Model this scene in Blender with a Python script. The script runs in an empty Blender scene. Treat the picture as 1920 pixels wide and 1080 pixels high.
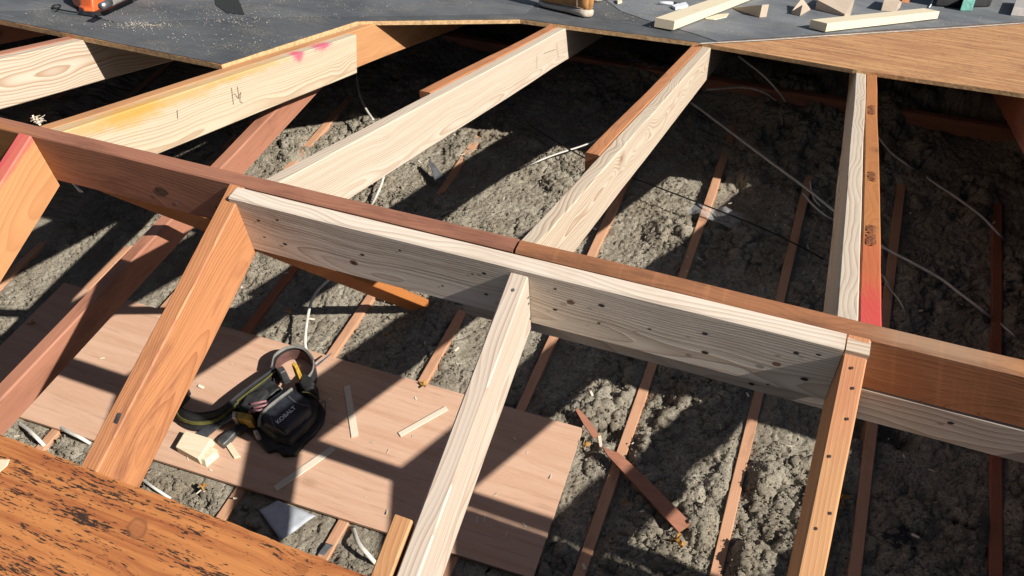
import bpy, bmesh, math, random
import numpy as np
from mathutils.geometry import tessellate_polygon
from mathutils import Vector, Matrix, noise as mn
random.seed(7)
rad = math.radians
scene = bpy.context.scene
COL = scene.collection

# ------------------------------------------------------------------ camera
FPX = 1556.6
yaw, pit, rol = -0.4277, 0.8196, -0.0724
CAM = Vector((0.4, -1.0552, 2.5804))
F = Vector((math.sin(yaw)*math.cos(pit), math.cos(yaw)*math.cos(pit), -math.sin(pit)))
R0v = F.cross(Vector((0, 0, 1))).normalized()
U0v = R0v.cross(F)
RV = R0v*math.cos(rol) + U0v*math.sin(rol)
UV = -R0v*math.sin(rol) + U0v*math.cos(rol)
cd = bpy.data.cameras.new("camera")
cd.lens = FPX/1920*36; cd.sensor_width = 36; cd.clip_start = 0.02; cd.clip_end = 500
cam = bpy.data.objects.new("camera", cd); COL.objects.link(cam)
M = Matrix((RV, UV, -F)).transposed().to_4x4(); M.translation = CAM
cam.matrix_world = M
scene.camera = cam

# ------------------------------------------------------------------ light
SUN = Vector((1.27, -0.105, 1.0)).normalized()
elev = math.asin(SUN.z)
w = bpy.data.worlds.new("World"); scene.world = w; w.use_nodes = True
nt = w.node_tree
bg = nt.nodes['Background']
sky = nt.nodes.new('ShaderNodeTexSky'); sky.sky_type = 'NISHITA'; sky.sun_disc = False
sky.sun_elevation = elev; sky.sun_rotation = math.atan2(SUN.x, SUN.y)
nt.links.new(sky.outputs[0], bg.inputs[0]); bg.inputs[1].default_value = 0.05
sd = bpy.data.lights.new("sun", 'SUN'); sd.energy = 5.0; sd.angle = rad(0.5); sd.color = (1, 0.965, 0.91)
so = bpy.data.objects.new("sun", sd); COL.objects.link(so)
so.rotation_euler = SUN.to_track_quat('Z', 'Y').to_euler()
scene.view_settings.view_transform = 'Standard'; scene.view_settings.look = 'None'
scene.view_settings.exposure = 0.36; scene.view_settings.gamma = 1
scene.cycles.max_bounces = 6; scene.cycles.diffuse_bounces = 1

# ------------------------------------------------------------------ planes of the roof
H = 1.4468            # height of the ridge above the joist tops
TP = math.tan(0.343)  # slope of both roof sides
CP, SP = math.cos(0.343), math.sin(0.343)
TH = 0.038
def ray(u, v): return F*FPX + RV*(u-960) - UV*(v-540)
def on(u, v, n, d):
    r = ray(u, v); n = Vector(n); t = (d - n.dot(CAM))/n.dot(r); return CAM + r*t
def pz(u, v, z=0.0): return on(u, v, (0, 0, 1), z)
def pu(u, v, dz=0.0): return on(u, v, (0, TP, 1), H+dz)
def pl(u, v, dz=0.0): return on(u, v, (0, -TP, 1), H+dz)
def py(u, v, y): return on(u, v, (0, 1, 0), y)
def zu(y): return H - TP*y
def zl(y): return H + TP*y
XAX = Vector((1, 0, 0)); SU = Vector((0, CP, -SP)); NU = Vector((0, SP, CP))
SL = Vector((0, CP, SP)); NL = Vector((0, -SP, CP))

# ------------------------------------------------------------------ helpers
def link(o, parent=None):
    COL.objects.link(o)
    if parent is not None:
        o.parent = parent
        o.matrix_parent_inverse = parent.matrix_world.inverted() if parent.matrix_world != Matrix.Identity(4) else Matrix.Identity(4)
    return o
def tag(o, label, cat, group=None, kind=None):
    if label: o["label"] = label
    if cat: o["category"] = cat
    if group: o["group"] = group
    if kind: o["kind"] = kind
    return o
def struct(o): o["kind"] = "structure"; return o
def empty(name, loc=(0, 0, 0)):
    o = bpy.data.objects.new(name, None); o.empty_display_size = 0.05
    o.matrix_world = Matrix.Translation(loc); COL.objects.link(o); return o
def mesh_obj(name, verts, faces, mat, parent=None, smooth=False, matrix=None):
    me = bpy.data.meshes.new(name); me.from_pydata([tuple(v) for v in verts], [], faces); me.validate()
    me.update()
    if smooth: me.polygons.foreach_set('use_smooth', [True]*len(me.polygons))
    for m in (mat if isinstance(mat, (list, tuple)) else [mat]): me.materials.append(m)
    o = bpy.data.objects.new(name, me)
    if matrix is not None: o.matrix_world = matrix
    link(o, parent); return o
def bm_obj(name, bm, mat, parent=None, smooth=False, matrix=None):
    bmesh.ops.recalc_face_normals(bm, faces=bm.faces)
    me = bpy.data.meshes.new(name); bm.to_mesh(me); bm.free()
    if smooth: me.polygons.foreach_set('use_smooth', [True]*len(me.polygons))
    for m in (mat if isinstance(mat, (list, tuple)) else [mat]): me.materials.append(m)
    o = bpy.data.objects.new(name, me)
    if matrix is not None: o.matrix_world = matrix
    link(o, parent); return o
def frame(o, x, y, z):
    m = Matrix((x, y, z)).transposed().to_4x4(); m.translation = o; return m
def basis(p0, p1, up):
    x = (p1-p0).normalized(); y = Vector(up).cross(x).normalized(); z = x.cross(y)
    return frame(p0, x, y, z), (p1-p0).length

def board_bm(L, y0, y1, z0, z1, cut0=0.0, cut1=0.0, bev=0.0025, wob=0.0012, seed=0, step=0.09):
    """box along X from 0..L; ends sheared by cut*(z1-z) so that they can be plumb cut; slightly uneven edges"""
    rnd = random.Random(seed)
    n = max(2, int(L/step)); bm = bmesh.new(); rings = []
    b = min(bev, (y1-y0)*.25, (z1-z0)*.25)
    prof = [(y0+b, z0), (y1-b, z0), (y1, z0+b), (y1, z1-b), (y1-b, z1), (y0+b, z1), (y0, z1-b), (y0, z0+b)]
    for i in range(n+1):
        x = L*i/n; t = i/n; r = []
        wy = mn.noise((x*2.1, seed*3.7, 0))*wob*2; wz = mn.noise((x*2.1, seed*3.7, 5))*wob*2
        for k, (y, z) in enumerate(prof):
            xx = x + (1-t)*cut0*(z1-z) + t*cut1*(z1-z)
            j = mn.noise((x*14, k*3.1, seed))*wob*.7
            r.append(bm.verts.new((xx, y+wy+(j if k in (2, 3, 6, 7) else 0), z+wz+(j if k in (0, 1, 4, 5) else 0))))
        rings.append(r)
    for a, c in zip(rings, rings[1:]):
        for k in range(8): bm.faces.new((a[k], a[(k+1) % 8], c[(k+1) % 8], c[k]))
    bm.faces.new(rings[0][::-1]); bm.faces.new(rings[-1])
    return bm
def board(name, p0, p1, up, w0, w1, d, mat, cut0=0, cut1=0, parent=None, seed=None, bev=.0025, wob=.0012, dots=(), dotmat=None):
    """p0..p1 is a top edge line; w0..w1 across (local y), d down"""
    m, L = basis(Vector(p0), Vector(p1), up)
    seed = random.randint(0, 9999) if seed is None else seed
    bm = board_bm(L, w0, w1, -d, 0, cut0, cut1, bev, wob, seed)
    o = bm_obj(name, bm, mat, parent, matrix=m)
    return o
def add_dots(o, dots, mat, face='y0', val=0.0, r=.0035, elong=1.5):
    """nail holes and nail heads let into a face of the board (dark flat discs 0.6 mm proud), same mesh"""
    me = o.data; bm = bmesh.new(); bm.from_mesh(me); me.materials.append(mat); mi = len(me.materials)-1
    for (x, q, *rr) in dots:
        s = (rr[0] if rr else r); e = elong
        vs = []
        for k in range(10):
            a = k/10*2*math.pi; dx = math.cos(a)*s*e; dq = math.sin(a)*s
            if face in ('y0', 'y1'): vs.append(bm.verts.new((x+dx, val, q+dq)))
            else: vs.append(bm.verts.new((x+dx, q+dq, val)))
        f = bm.faces.new(vs); f.material_index = mi
    bm.to_mesh(me); bm.free()

def tube(name, pts, r, mat, parent=None, seg=8, flat=1.0, sub=6, ends=True):
    """smooth tube along points (Catmull-Rom)"""
    P = [Vector(p) for p in pts]
    Q = []
    if len(P) > 2:
        E = [P[0]*2-P[1]] + P + [P[-1]*2-P[-2]]
        for i in range(1, len(E)-2):
            a, b, c, d = E[i-1:i+3]
            for s in range(sub):
                t = s/sub
                Q.append(.5*((2*b)+(c-a)*t+(2*a-5*b+4*c-d)*t*t+(-a+3*b-3*c+d)*t**3))
        Q.append(P[-1])
    else: Q = P
    bm = bmesh.new(); rings = []
    for i, q in enumerate(Q):
        t = (Q[min(i+1, len(Q)-1)]-Q[max(i-1, 0)]).normalized()
        s = t.cross(Vector((0, 0, 1)))
        if s.length < 1e-3: s = Vector((1, 0, 0))
        s.normalize(); n = s.cross(t)
        rr = r(i/(len(Q)-1)) if callable(r) else r
        rings.append([bm.verts.new(q + s*math.cos(a)*rr + n*math.sin(a)*rr*flat) for a in [2*math.pi*k/seg for k in range(seg)]])
    for a, c in zip(rings, rings[1:]):
        for k in range(seg): bm.faces.new((a[k], a[(k+1) % seg], c[(k+1) % seg], c[k]))
    if ends: bm.faces.new(rings[0][::-1]); bm.faces.new(rings[-1])
    return bm_obj(name, bm, mat, parent, smooth=True)
def ribbon(name, pts, width, thick, mat, parent=None, sub=6, side=None, uvals=None):
    """belt-like strap: pts are centre points, side the width direction (vector or list)"""
    P = [Vector(p) for p in pts]
    S = [Vector(s) for s in side] if isinstance(side, list) else [Vector(side)]*len(P)
    W = width if isinstance(width, list) else [width]*len(P)
    Q = []; SS = []; WW = []
    E = [P[0]*2-P[1]] + P + [P[-1]*2-P[-2]]
    for i in range(1, len(E)-2):
        a, b, c, d = E[i-1:i+3]
        for s in range(sub):
            t = s/sub
            Q.append(.5*((2*b)+(c-a)*t+(2*a-5*b+4*c-d)*t*t+(-a+3*b-3*c+d)*t**3))
            SS.append(S[i-1].lerp(S[i], t).normalized()); WW.append(W[i-1]*(1-t)+W[i]*t)
    Q.append(P[-1]); SS.append(S[-1].normalized()); WW.append(W[-1])
    bm = bmesh.new(); rings = []
    for i, q in enumerate(Q):
        t = (Q[min(i+1, len(Q)-1)]-Q[max(i-1, 0)]).normalized()
        s = (SS[i]-t*SS[i].dot(t)).normalized(); n = s.cross(t); h = WW[i]/2; k = thick/2; e = min(k, h)*.6
        pr = [(-h+e, -k), (h-e, -k), (h, -k+e), (h, k-e), (h-e, k), (-h+e, k), (-h, k-e), (-h, -k+e)]
        rings.append([bm.verts.new(q+s*a+n*b) for a, b in pr])
    for a, c in zip(rings, rings[1:]):
        for k in range(8): bm.faces.new((a[k], a[(k+1) % 8], c[(k+1) % 8], c[k]))
    bm.faces.new(rings[0][::-1]); bm.faces.new(rings[-1])
    return bm_obj(name, bm, mat, parent, smooth=False)

# ------------------------------------------------------------------ node helpers
class NB:
    def __init__(s, name):
        s.m = bpy.data.materials.new(name); s.m.use_nodes = True; s.t = s.m.node_tree
        s.b = s.t.nodes['Principled BSDF']; s.L = s.t.links
    def n(s, typ, **kw):
        x = s.t.nodes.new(typ)
        for k, v in kw.items(): setattr(x, k, v)
        return x
    def val(s, sock, v):
        if hasattr(v, 'is_linked') or isinstance(v, bpy.types.NodeSocket): s.L.new(v, sock)
        else: sock.default_value = v
    def math(s, op, a, b=0.0, c=None, clamp=False):
        x = s.n('ShaderNodeMath', operation=op, use_clamp=clamp); s.val(x.inputs[0], a); s.val(x.inputs[1], b)
        if c is not None: s.val(x.inputs[2], c)
        return x.outputs[0]
    def vmath(s, op, a, b=(0, 0, 0)):
        x = s.n('ShaderNodeVectorMath', operation=op); s.val(x.inputs[0], a); s.val(x.inputs[1], b)
        return x.outputs['Value'] if op in ('LENGTH', 'DOT_PRODUCT') else x.outputs[0]
    def noise(s, vec, scale=5.0, detail=3.0, rough=.55, dist=0.0):
        x = s.n('ShaderNodeTexNoise'); s.val(x.inputs['Vector'], vec); x.inputs['Scale'].default_value = scale
        x.inputs['Detail'].default_value = detail; x.inputs['Roughness'].default_value = rough
        x.inputs['Distortion'].default_value = dist; return x.outputs[0]
    def vor(s, vec, scale, feature='F1'):
        x = s.n('ShaderNodeTexVoronoi', feature=feature); s.val(x.inputs['Vector'], vec); x.inputs['Scale'].default_value = scale
        return x.outputs
    def ramp(s, fac, a, b, lo=0.0, hi=1.0):
        x = s.n('ShaderNodeMapRange', interpolation_type='SMOOTHSTEP'); s.val(x.inputs[0], fac)
        x.inputs[1].default_value = a; x.inputs[2].default_value = b; x.inputs[3].default_value = lo; x.inputs[4].default_value = hi
        return x.outputs[0]
    def mix(s, f, a, b, mode='MIX'):
        x = s.n('ShaderNodeMix', data_type='RGBA', blend_type=mode); s.val(x.inputs[0], f)
        s.val(x.inputs[6], a if isinstance(a, bpy.types.NodeSocket) else (*a[:3], 1)); s.val(x.inputs[7], b if isinstance(b, bpy.types.NodeSocket) else (*b[:3], 1))
        return x.outputs[2]
    def obj(s): return s.n('ShaderNodeTexCoord').outputs['Object']
    def rnd(s): return s.n('ShaderNodeObjectInfo').outputs['Random']
    def comb(s, x, y, z):
        c = s.n('ShaderNodeCombineXYZ')
        for i, v in enumerate((x, y, z)): s.val(c.inputs[i], v)
        return c.outputs[0]
    def sep(s, v):
        c = s.n('ShaderNodeSeparateXYZ'); s.val(c.inputs[0], v); return c.outputs
    def bump(s, h, strength=.3, dist=.002, prev=None):
        x = s.n('ShaderNodeBump'); x.inputs['Strength'].default_value = strength; x.inputs['Distance'].default_value = dist
        s.val(x.inputs['Height'], h)
        if prev is not None: s.val(x.inputs['Normal'], prev)
        return x.outputs[0]

def wood(name, base, late, ring=.007, ringc=.5, wave=.04, streak=.35, stain=None, stain_amt=0.0, knot=(.16, .07, .035),
         knots=1.0, rough=.62, bump=.25, spots=(), tint=None, sharp=2.2, cx=.12, specks=0.0, slow=1.0, saw=0.0, cy=.075, cz=.12, fine=1.0):
    """lumber: growth rings round a pith lying outside the board, knots that bend them, fibre streaks, stains.
    spots: (centre, radii, colour, strength) in board coordinates for sprayed paint or resin stains"""
    B = NB(name); co = B.obj(); rd = B.rnd(); X, Y, Z = B.sep(co)
    off = B.math('MULTIPLY', rd, 37.0)
    xs = B.math('ADD', X, off)
    # knots
    kv = B.comb(B.math('MULTIPLY', xs, .55), Y, Z)
    kd = B.vor(kv, 5.2)[0]; km = B.math('DIVIDE', kd, 5.2)
    kb = B.ramp(km, 0.0, .055, 1.0, 0.0)
    # pith position
    lowv = B.comb(B.math('MULTIPLY', xs, 1.7*slow), B.math('MULTIPLY', Y, 2.5), B.math('MULTIPLY', Z, 2.5))
    n1 = B.math('SUBTRACT', B.noise(lowv, 1.0, 2.0), .5)
    n2 = B.math('SUBTRACT', B.noise(B.vmath('ADD', lowv, (11.3, 4.1, 7.7)), 1.0, 2.0), .5)
    n3 = B.math('SUBTRACT', B.noise(B.comb(B.math('MULTIPLY', xs, 5.0), B.math('MULTIPLY', Y, 22.), B.math('MULTIPLY', Z, 22.)), 1.0, 2.0), .5)
    rr = B.math('SUBTRACT', rd, .5)
    yy = B.math('ADD', B.math('ADD', Y, B.math('ADD', B.math('MULTIPLY', rr, .06), cy)), B.math('MULTIPLY', n1, wave*2.0))
    zz = B.math('ADD', B.math('ADD', Z, cz), B.math('MULTIPLY', n2, wave*2.6))
    r = B.math('SQRT', B.math('ADD', B.math('MULTIPLY', yy, yy), B.math('MULTIPLY', zz, zz)))
    r = B.math('ADD', r, B.math('MULTIPLY', kb, .016*knots))
    r = B.math('ADD', r, B.math('MULTIPLY', n3, .0055))
    ph = B.math('DIVIDE', r, ring)
    fr = B.math('FRACT', ph)
    lw = B.math('MULTIPLY', B.math('POWER', fr, sharp), B.ramp(fr, .93, 1.0, 1.0, 0.0))
    lwn = B.noise(B.comb(B.math('MULTIPLY', xs, 1.2), B.math('MULTIPLY', ph, .5), 0.0), 1.0, 1.0)
    lw = B.math('MULTIPLY', lw, B.ramp(lwn, .3, .65, .35, 1.0))
    fib = B.noise(B.comb(B.math('MULTIPLY', xs, 7.), B.math('MULTIPLY', Y, 260.), B.math('MULTIPLY', Z, 260.)), 1.0, 3.0, .6)
    big = B.noise(B.comb(B.math('MULTIPLY', xs, 2.2), B.math('MULTIPLY', Y, 16.), B.math('MULTIPLY', Z, 16.)), 1.0, 3.0, .6)
    c = B.mix(B.math('MULTIPLY', lw, ringc), base, late)
    dk = tuple(v*.62 for v in base)
    c = B.mix(B.math('MULTIPLY', B.ramp(fib, .35, .75), streak), c, B.mix(.5, c, late))
    c = B.mix(B.math('MULTIPLY', B.ramp(big, .45, .72), streak*.9), c, B.mix(.5, c, dk))
    if stain:
        sn = B.noise(B.comb(B.math('MULTIPLY', xs, 3.), B.math('MULTIPLY', Y, 11.), B.math('MULTIPLY', Z, 11.)), 1.0, 6.0, .65)
        c = B.mix(B.math('MULTIPLY', B.ramp(sn, .47, .68), stain_amt), c, stain)
    if saw:   # old circular saw marks across the face
        sx = B.noise(B.comb(B.math('MULTIPLY', B.math('ADD', xs, B.math('MULTIPLY', Z, .25)), 55.), B.math('MULTIPLY', Y, 2.), B.math('MULTIPLY', Z, 1.5)), 1.0, 2.0)
        c = B.mix(B.math('MULTIPLY', B.ramp(sx, .52, .7), saw), c, tuple(min(1, v*1.9) for v in base))
    if specks:
        sp = B.noise(B.comb(B.math('MULTIPLY', xs, 26.), B.math('MULTIPLY', Y, 120.), B.math('MULTIPLY', Z, 120.)), 1.0, 3.0, .6)
        sm = B.noise(B.comb(B.math('MULTIPLY', xs, 2.), B.math('MULTIPLY', Y, 7.), B.math('MULTIPLY', Z, 7.)), 1.0, 2.0, .5)
        c = B.mix(B.math('MULTIPLY', B.math('MULTIPLY', B.ramp(sp, .58, .64), B.ramp(sm, .35, .6)), specks), c, (.035, .02, .014))
    ke = B.ramp(km, .008, .0125, 1.0, 0.0)
    c = B.mix(B.math('MULTIPLY', ke, .85*knots), c, knot)
    kh = B.math('MULTIPLY', B.ramp(km, .010, .03, 1.0, 0.0), .45*knots)
    c = B.mix(kh, c, B.mix(.5, late, knot))
    for (ce, ra, colr, st) in spots:
        v = B.vmath('DIVIDE', B.vmath('SUBTRACT', co, ce), ra)
        ln = B.math('ADD', B.vmath('LENGTH', v), B.math('MULTIPLY', B.math('SUBTRACT', B.noise(B.vmath('MULTIPLY', co, (22., 60., 60.)), 1.0, 5.0, .72), .5), 1.25))
        f = B.math('MULTIPLY', B.ramp(ln, .35, 1.15, 1.0, 0.0), st)
        c = B.mix(f, c, B.mix(.72, c, colr))
    B.L.new(c, B.b.inputs['Base Color'])
    B.val(B.b.inputs['Roughness'], B.math('ADD', rough-.08, B.math('MULTIPLY', fib, .16)))
    B.b.inputs['Specular IOR Level'].default_value = .35
    hgt = B.math('ADD', B.math('MULTIPLY', lw, .8), B.math('MULTIPLY', fib, .5))
    fine = B.noise(B.comb(B.math('MULTIPLY', xs, 60.), B.math('MULTIPLY', Y, 500.), B.math('MULTIPLY', Z, 500.)), 1.0, 2.0)
    nb = B.bump(hgt, bump, .0016)
    nb = B.bump(fine, bump*.6, .0006, nb)
    B.L.new(nb, B.b.inputs['Normal'])
    return B.m
def plain(name, col, rough=.6, metal=0.0, bumps=None, var=.25, vs=40., spec=.5):
    B = NB(name); co = B.obj(); n = B.noise(co, vs, 5.0, .6)
    c = B.mix(B.ramp(n, .3, .7), tuple(v*(1-var) for v in col), tuple(min(1, v*(1+var)) for v in col))
    B.L.new(c, B.b.inputs['Base Color']); B.val(B.b.inputs['Roughness'], B.math('ADD', rough-.1, B.math('MULTIPLY', n, .2)))
    B.b.inputs['Metallic'].default_value = metal; B.b.inputs['Specular IOR Level'].default_value = spec
    if bumps: B.L.new(B.bump(B.noise(co, bumps[0], 4.0, .6), bumps[1], bumps[2]), B.b.inputs['Normal'])
    return B.m

# ------------------------------------------------------------------ materials
PALE = (.66, .56, .425); PALE_L = (.36, .175, .085)
def spale(name, **k):
    a = dict(sharp=1.9, ring=.0062, ringc=.95, wave=.03, cy=.06, cz=.08, streak=.22, rough=.6, bump=.22); a.update(k)
    return wood(name, PALE, PALE_L, **a)
REDP = (.62, .02, .09)
m_pale = spale('new_lumber', wave=.05, cz=.06, cy=.05)
m_pale2 = wood('new_lumber_soft', (.67, .57, .445), (.37, .20, .11), ring=.0048, ringc=.9, wave=.022, streak=.3, bump=.2)
m_pale_face = wood('new_lumber_rough', (.80, .68, .55), (.44, .30, .20), ring=.0055, ringc=.8, wave=.026, streak=.3, bump=.5, stain=(.40, .27, .16), stain_amt=.3, sharp=1.8)
m_shade_grey = wood('new_lumber_shade_grey', (.50, .42, .34), (.30, .22, .16), ring=.011, ringc=.8, wave=.06, streak=.3, bump=.35)  # pale lumber greyed in its base colour to carry the shade below the ridge
OLD = (.56, .24, .105); OLD_L = (.30, .11, .045)
m_old = wood('old_lumber', OLD, OLD_L, ring=.005, ringc=.5, wave=.03, streak=.7, stain=(.16, .05, .028), stain_amt=.45, bump=.3, rough=.58)
m_old_or = wood('old_lumber_orange', (.62, .32, .14), (.38, .14, .055), ring=.0045, ringc=.5, wave=.03, streak=.6, stain=(.20, .07, .035), stain_amt=.35, bump=.3, rough=.55)
m_old_red = wood('old_lumber_red', (.46, .205, .125), (.25, .095, .05), ring=.005, ringc=.4, wave=.02, streak=.6, stain=(.13, .045, .03), stain_amt=.5, bump=.25)
m_old_brown = wood('old_ridge_lumber', (.30, .13, .055), (.15, .055, .022), ring=.006, ringc=.5, wave=.03, streak=.7, stain=(.10, .04, .022), stain_amt=.6, bump=.35, saw=.25)
m_joist = wood('joist_lumber', (.62, .34, .20), (.42, .20, .105), ring=.004, ringc=.5, wave=.02, streak=.6, stain=(.19, .08, .045), stain_amt=.4, bump=.3)
m_hole = plain('nail_hole_dark', (.03, .022, .018), .7)
m_nail = plain('nail_steel', (.32, .29, .26), .45, .7)

# ================================================================== SETTING
g = mesh_obj('ground', [(-60, -60, -3.1), (60, -60, -3.1), (60, 60, -3.1), (-60, 60, -3.1)], [(0, 1, 2, 3)],
             plain('soil', (.10, .085, .06), .95, bumps=(3., .6, .1), vs=2.))
struct(g)
cl = mesh_obj('ceiling', [(x, y, z) for z in (-.16, -.145) for x, y in ((-4.6, -3.7), (4.4, -3.7), (4.4, 3.75), (-4.6, 3.75))],
              [(0, 3, 2, 1), (4, 5, 6, 7), (0, 1, 5, 4), (1, 2, 6, 5), (2, 3, 7, 6), (3, 0, 4, 7)], plain('ceiling_board', (.35, .33, .3), .9))
struct(cl)

# insulation: one deep lumpy sheet between and over the joists
XJ = [1.2824-.406*i for i in range(-2, 15)]
def build_insulation():
    xs = np.concatenate([np.linspace(-4.9, -2.75, 40)[:-1], np.linspace(-2.75, 1.62, 700), np.linspace(1.62, 4.4, 40)[1:]])
    ys = np.concatenate([np.linspace(-2.9, -.5, 30)[:-1], np.linspace(-.5, 2.9, 560), np.linspace(2.9, 3.55, 20)[1:]])
    X, Y = np.meshgrid(xs, ys)
    rng = np.random.default_rng(11)
    def vnoise(X, Y, s, seed):
        g = np.random.default_rng(seed).random((256, 256)); x = X*s+1000; y = Y*s+1000
        xi = np.floor(x).astype(int); yi = np.floor(y).astype(int); fx = x-xi; fy = y-yi
        fx = fx*fx*(3-2*fx); fy = fy*fy*(3-2*fy)
        a = g[yi % 256, xi % 256]; b = g[yi % 256, (xi+1) % 256]; c = g[(yi+1) % 256, xi % 256]; d = g[(yi+1) % 256, (xi+1) % 256]
        return (a*(1-fx)+b*fx)*(1-fy)+(c*(1-fx)+d*fx)*fy
    def worley(X, Y, s, seed, ret='bump'):
        r = np.random.default_rng(seed); gx = r.random((128, 128)); gy = r.random((128, 128)); gh = r.random((128, 128))
        x = X*s+500; y = Y*s+500; xi = np.floor(x).astype(int); yi = np.floor(y).astype(int)
        best = np.full(X.shape, 9.); hb = np.zeros(X.shape)
        for dj in (-1, 0, 1):
            for di in (-1, 0, 1):
                cx = (xi+di) % 128; cy = (yi+dj) % 128
                d = (xi+di+gx[cy, cx]-x)**2+(yi+dj+gy[cy, cx]-y)**2
                m = d < best; best = np.where(m, d, best); hb = np.where(m, gh[cy, cx], hb)
        return np.sqrt(np.maximum(0, 1-best/1.1)) if ret == 'bump' else (np.sqrt(np.maximum(0, 1-best/1.1))*(.35+.65*hb))
    wx = X+(vnoise(X, Y, 24, 1)-.5)*.040+(vnoise(X, Y, 60, 14)-.5)*.020; wy = Y+(vnoise(X, Y, 24, 2)-.5)*.040+(vnoise(X, Y, 60, 15)-.5)*.020
    patch = vnoise(X, Y, 3.5, 3); patch = np.clip((patch-.28)*2.6, 0.12, 1)      # how loose it lies
    flat = np.clip((-.55-X)/.5, 0, 1)*.6; patch = patch*(1-flat)+.28*flat*patch/.5
    patch = patch*(1+.45*np.clip((X+.35)/.5, 0, 1))
    z = (vnoise(X, Y, 2.2, 4)-.5)*.03
    z += (worley(wx, wy, 10, 5, 'h')-.5)*.070*patch
    zb = z + (worley(wx, wy, 24, 6)-.6)*.036*(.25+.75*patch)
    gy_, gx_ = np.gradient(zb); gx_ = gx_/np.gradient(X, axis=1); gy_ = gy_/np.gradient(Y, axis=0)
    nl = np.sqrt(1+gx_**2+gy_**2)
    det = (worley(wx+zb, wy-zb, 52, 7)-.6)*.022*(.35+.65*patch)+(worley(wx, wy, 105, 17)-.6)*.010*(.3+.7*patch)+(vnoise(wx, wy, 95, 8)-.5)*.010+(vnoise(X, Y, 160, 28)-.5)*.008
    DX = -gx_/nl*det*1.1; DY = -gy_/nl*det*1.1
    z = zb + det/nl
    pit = vnoise(wx, wy, 17, 9); z -= np.clip((pit-.80)*4, 0, 1)*.03*(.3+patch)
    pit2 = vnoise(wx, wy, 45, 19); z -= 0*pit2
    z += -.024 - np.clip((Y-1.1)/.8, 0, 1)*.02
    # dips beside the joist tops, mound against the far plate
    dj = np.full(X.shape, 9.)
    for xj in XJ: dj = np.minimum(dj, abs(X-xj))
    near = np.clip(1-(dj-.018)/.045, 0, 1)
    zc = np.minimum(z, -.006 - .01*vnoise(X, Y, 40, 12)) + np.clip((vnoise(X, Y, 11, 44)-.62)*5, 0, 1)*np.clip((Y-.95)*9, 0, 1)*.011
    edge = np.clip((Y-2.0-.25*vnoise(X, Y, 4, 13))/.35, 0, 1)
    bury = np.clip((-.42-X)/.12, 0, 1)*np.clip((Y-1.12-(X+.9)*.25)/.12, 0, 1)
    near = near*(1-bury)
    z = z*(1-near*(1-edge*.9)) + zc*near*(1-edge*.9) + bury*.030
    z += np.clip((Y-2.15)/.55, 0, 1)**1.5*.09*(.5+vnoise(X, Y, 5, 16))
    under = (X > -2.52) & (X < -.06) & (Y > -.12) & (Y < .58)
    z = np.where(under, np.minimum(z, -.004), z)
    holes = ((X-.88)/.17)**2+((Y-.94)/.06)**2 + (vnoise(X, Y, 14, 30)-.5)*1.6
    z -= np.clip(1.0-holes, 0, 1)*.10
    n, m = X.shape
    V = np.stack([X+DX*(1-near), Y+DY*(1-near), z], -1).reshape(-1, 3)
    # crumbs: small irregular tufts of fluff lying on the sheet
    sel = ((X > -3.6) & (X < 1.5) & (Y > -.45) & (Y < 2.75) & (~under) & (dj > .021) & (Y > -.4)).ravel()
    cand = np.flatnonzero(sel); wgt = (patch*.8+.2+.25*np.clip(vnoise(X, Y, 9, 41)-.4, 0, 1)).ravel()[cand]; wgt /= wgt.sum()
    NCR = 110000; ci = rng.choice(cand, NCR, p=wgt); cp = V[ci] + rng.normal(0, .003, (NCR, 3))
    cr = .0025*np.exp(rng.normal(0, .48, NCR)); cr = np.clip(cr, .0012, .0075)
    octa = np.array([[1, 0, 0], [0, 1, 0], [-1, 0, 0], [0, -1, 0], [0, 0, 1], [0, 0, -1]], float)
    q = octa[None]*rng.uniform(.45, 1.5, (NCR, 6, 1)) + rng.normal(0, .28, (NCR, 6, 3)); ang = rng.uniform(0, 6.28, NCR)
    qx = q[..., 0]*np.cos(ang)[:, None]-q[..., 1]*np.sin(ang)[:, None]; qy = q[..., 0]*np.sin(ang)[:, None]+q[..., 1]*np.cos(ang)[:, None]
    CV = cp[:, None, :] + np.stack([qx, qy, q[..., 2]*.75], -1)*cr[:, None, None]; CV[..., 2] += cr[:, None]*.35
    of = np.array([[0, 1, 4], [1, 2, 4], [2, 3, 4], [3, 0, 4], [1, 0, 5], [2, 1, 5], [3, 2, 5], [0, 3, 5]])
    CF = (of[None]+(np.arange(NCR)*6)[:, None, None]+len(V)).reshape(-1, 3)
    V = np.concatenate([V, CV.reshape(-1, 3)])
    idx = np.arange(n*m).reshape(n, m)
    Fc = np.stack([idx[:-1, :-1], idx[:-1, 1:], idx[1:, 1:], idx[1:, :-1]], -1).reshape(-1, 4)
    me = bpy.data.meshes.new('insulation'); me.vertices.add(len(V)); me.vertices.foreach_set('co', V.astype(np.float32).ravel())
    nq, ntri = len(Fc), len(CF)
    li = np.concatenate([Fc.ravel(), CF.ravel()]).astype(np.int32); me.loops.add(len(li)); me.loops.foreach_set('vertex_index', li)
    me.polygons.add(nq+ntri); me.polygons.foreach_set('loop_start', np.concatenate([np.arange(nq)*4, nq*4+np.arange(ntri)*3]).astype(np.int32))
    me.update(calc_edges=True); me.validate()
    me.polygons.foreach_set('use_smooth', np.ones(len(me.polygons), dtype=bool))
    B = NB('loose_insulation'); co = B.obj()
    a = B.noise(co, 9.0, 4.0, .6); b = B.noise(co, 170.0, 5.0, .7); c2 = B.noise(co, 50., 4., .6)
    c = B.mix(B.ramp(a, .3, .7), (.32, .27, .20), (.47, .415, .32))
    c = B.mix(B.ramp(b, .42, .75), c, (.095, .086, .068)); c = B.mix(B.math('MULTIPLY', B.ramp(c2, .55, .75), .5), c, (.46, .425, .345))
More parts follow.
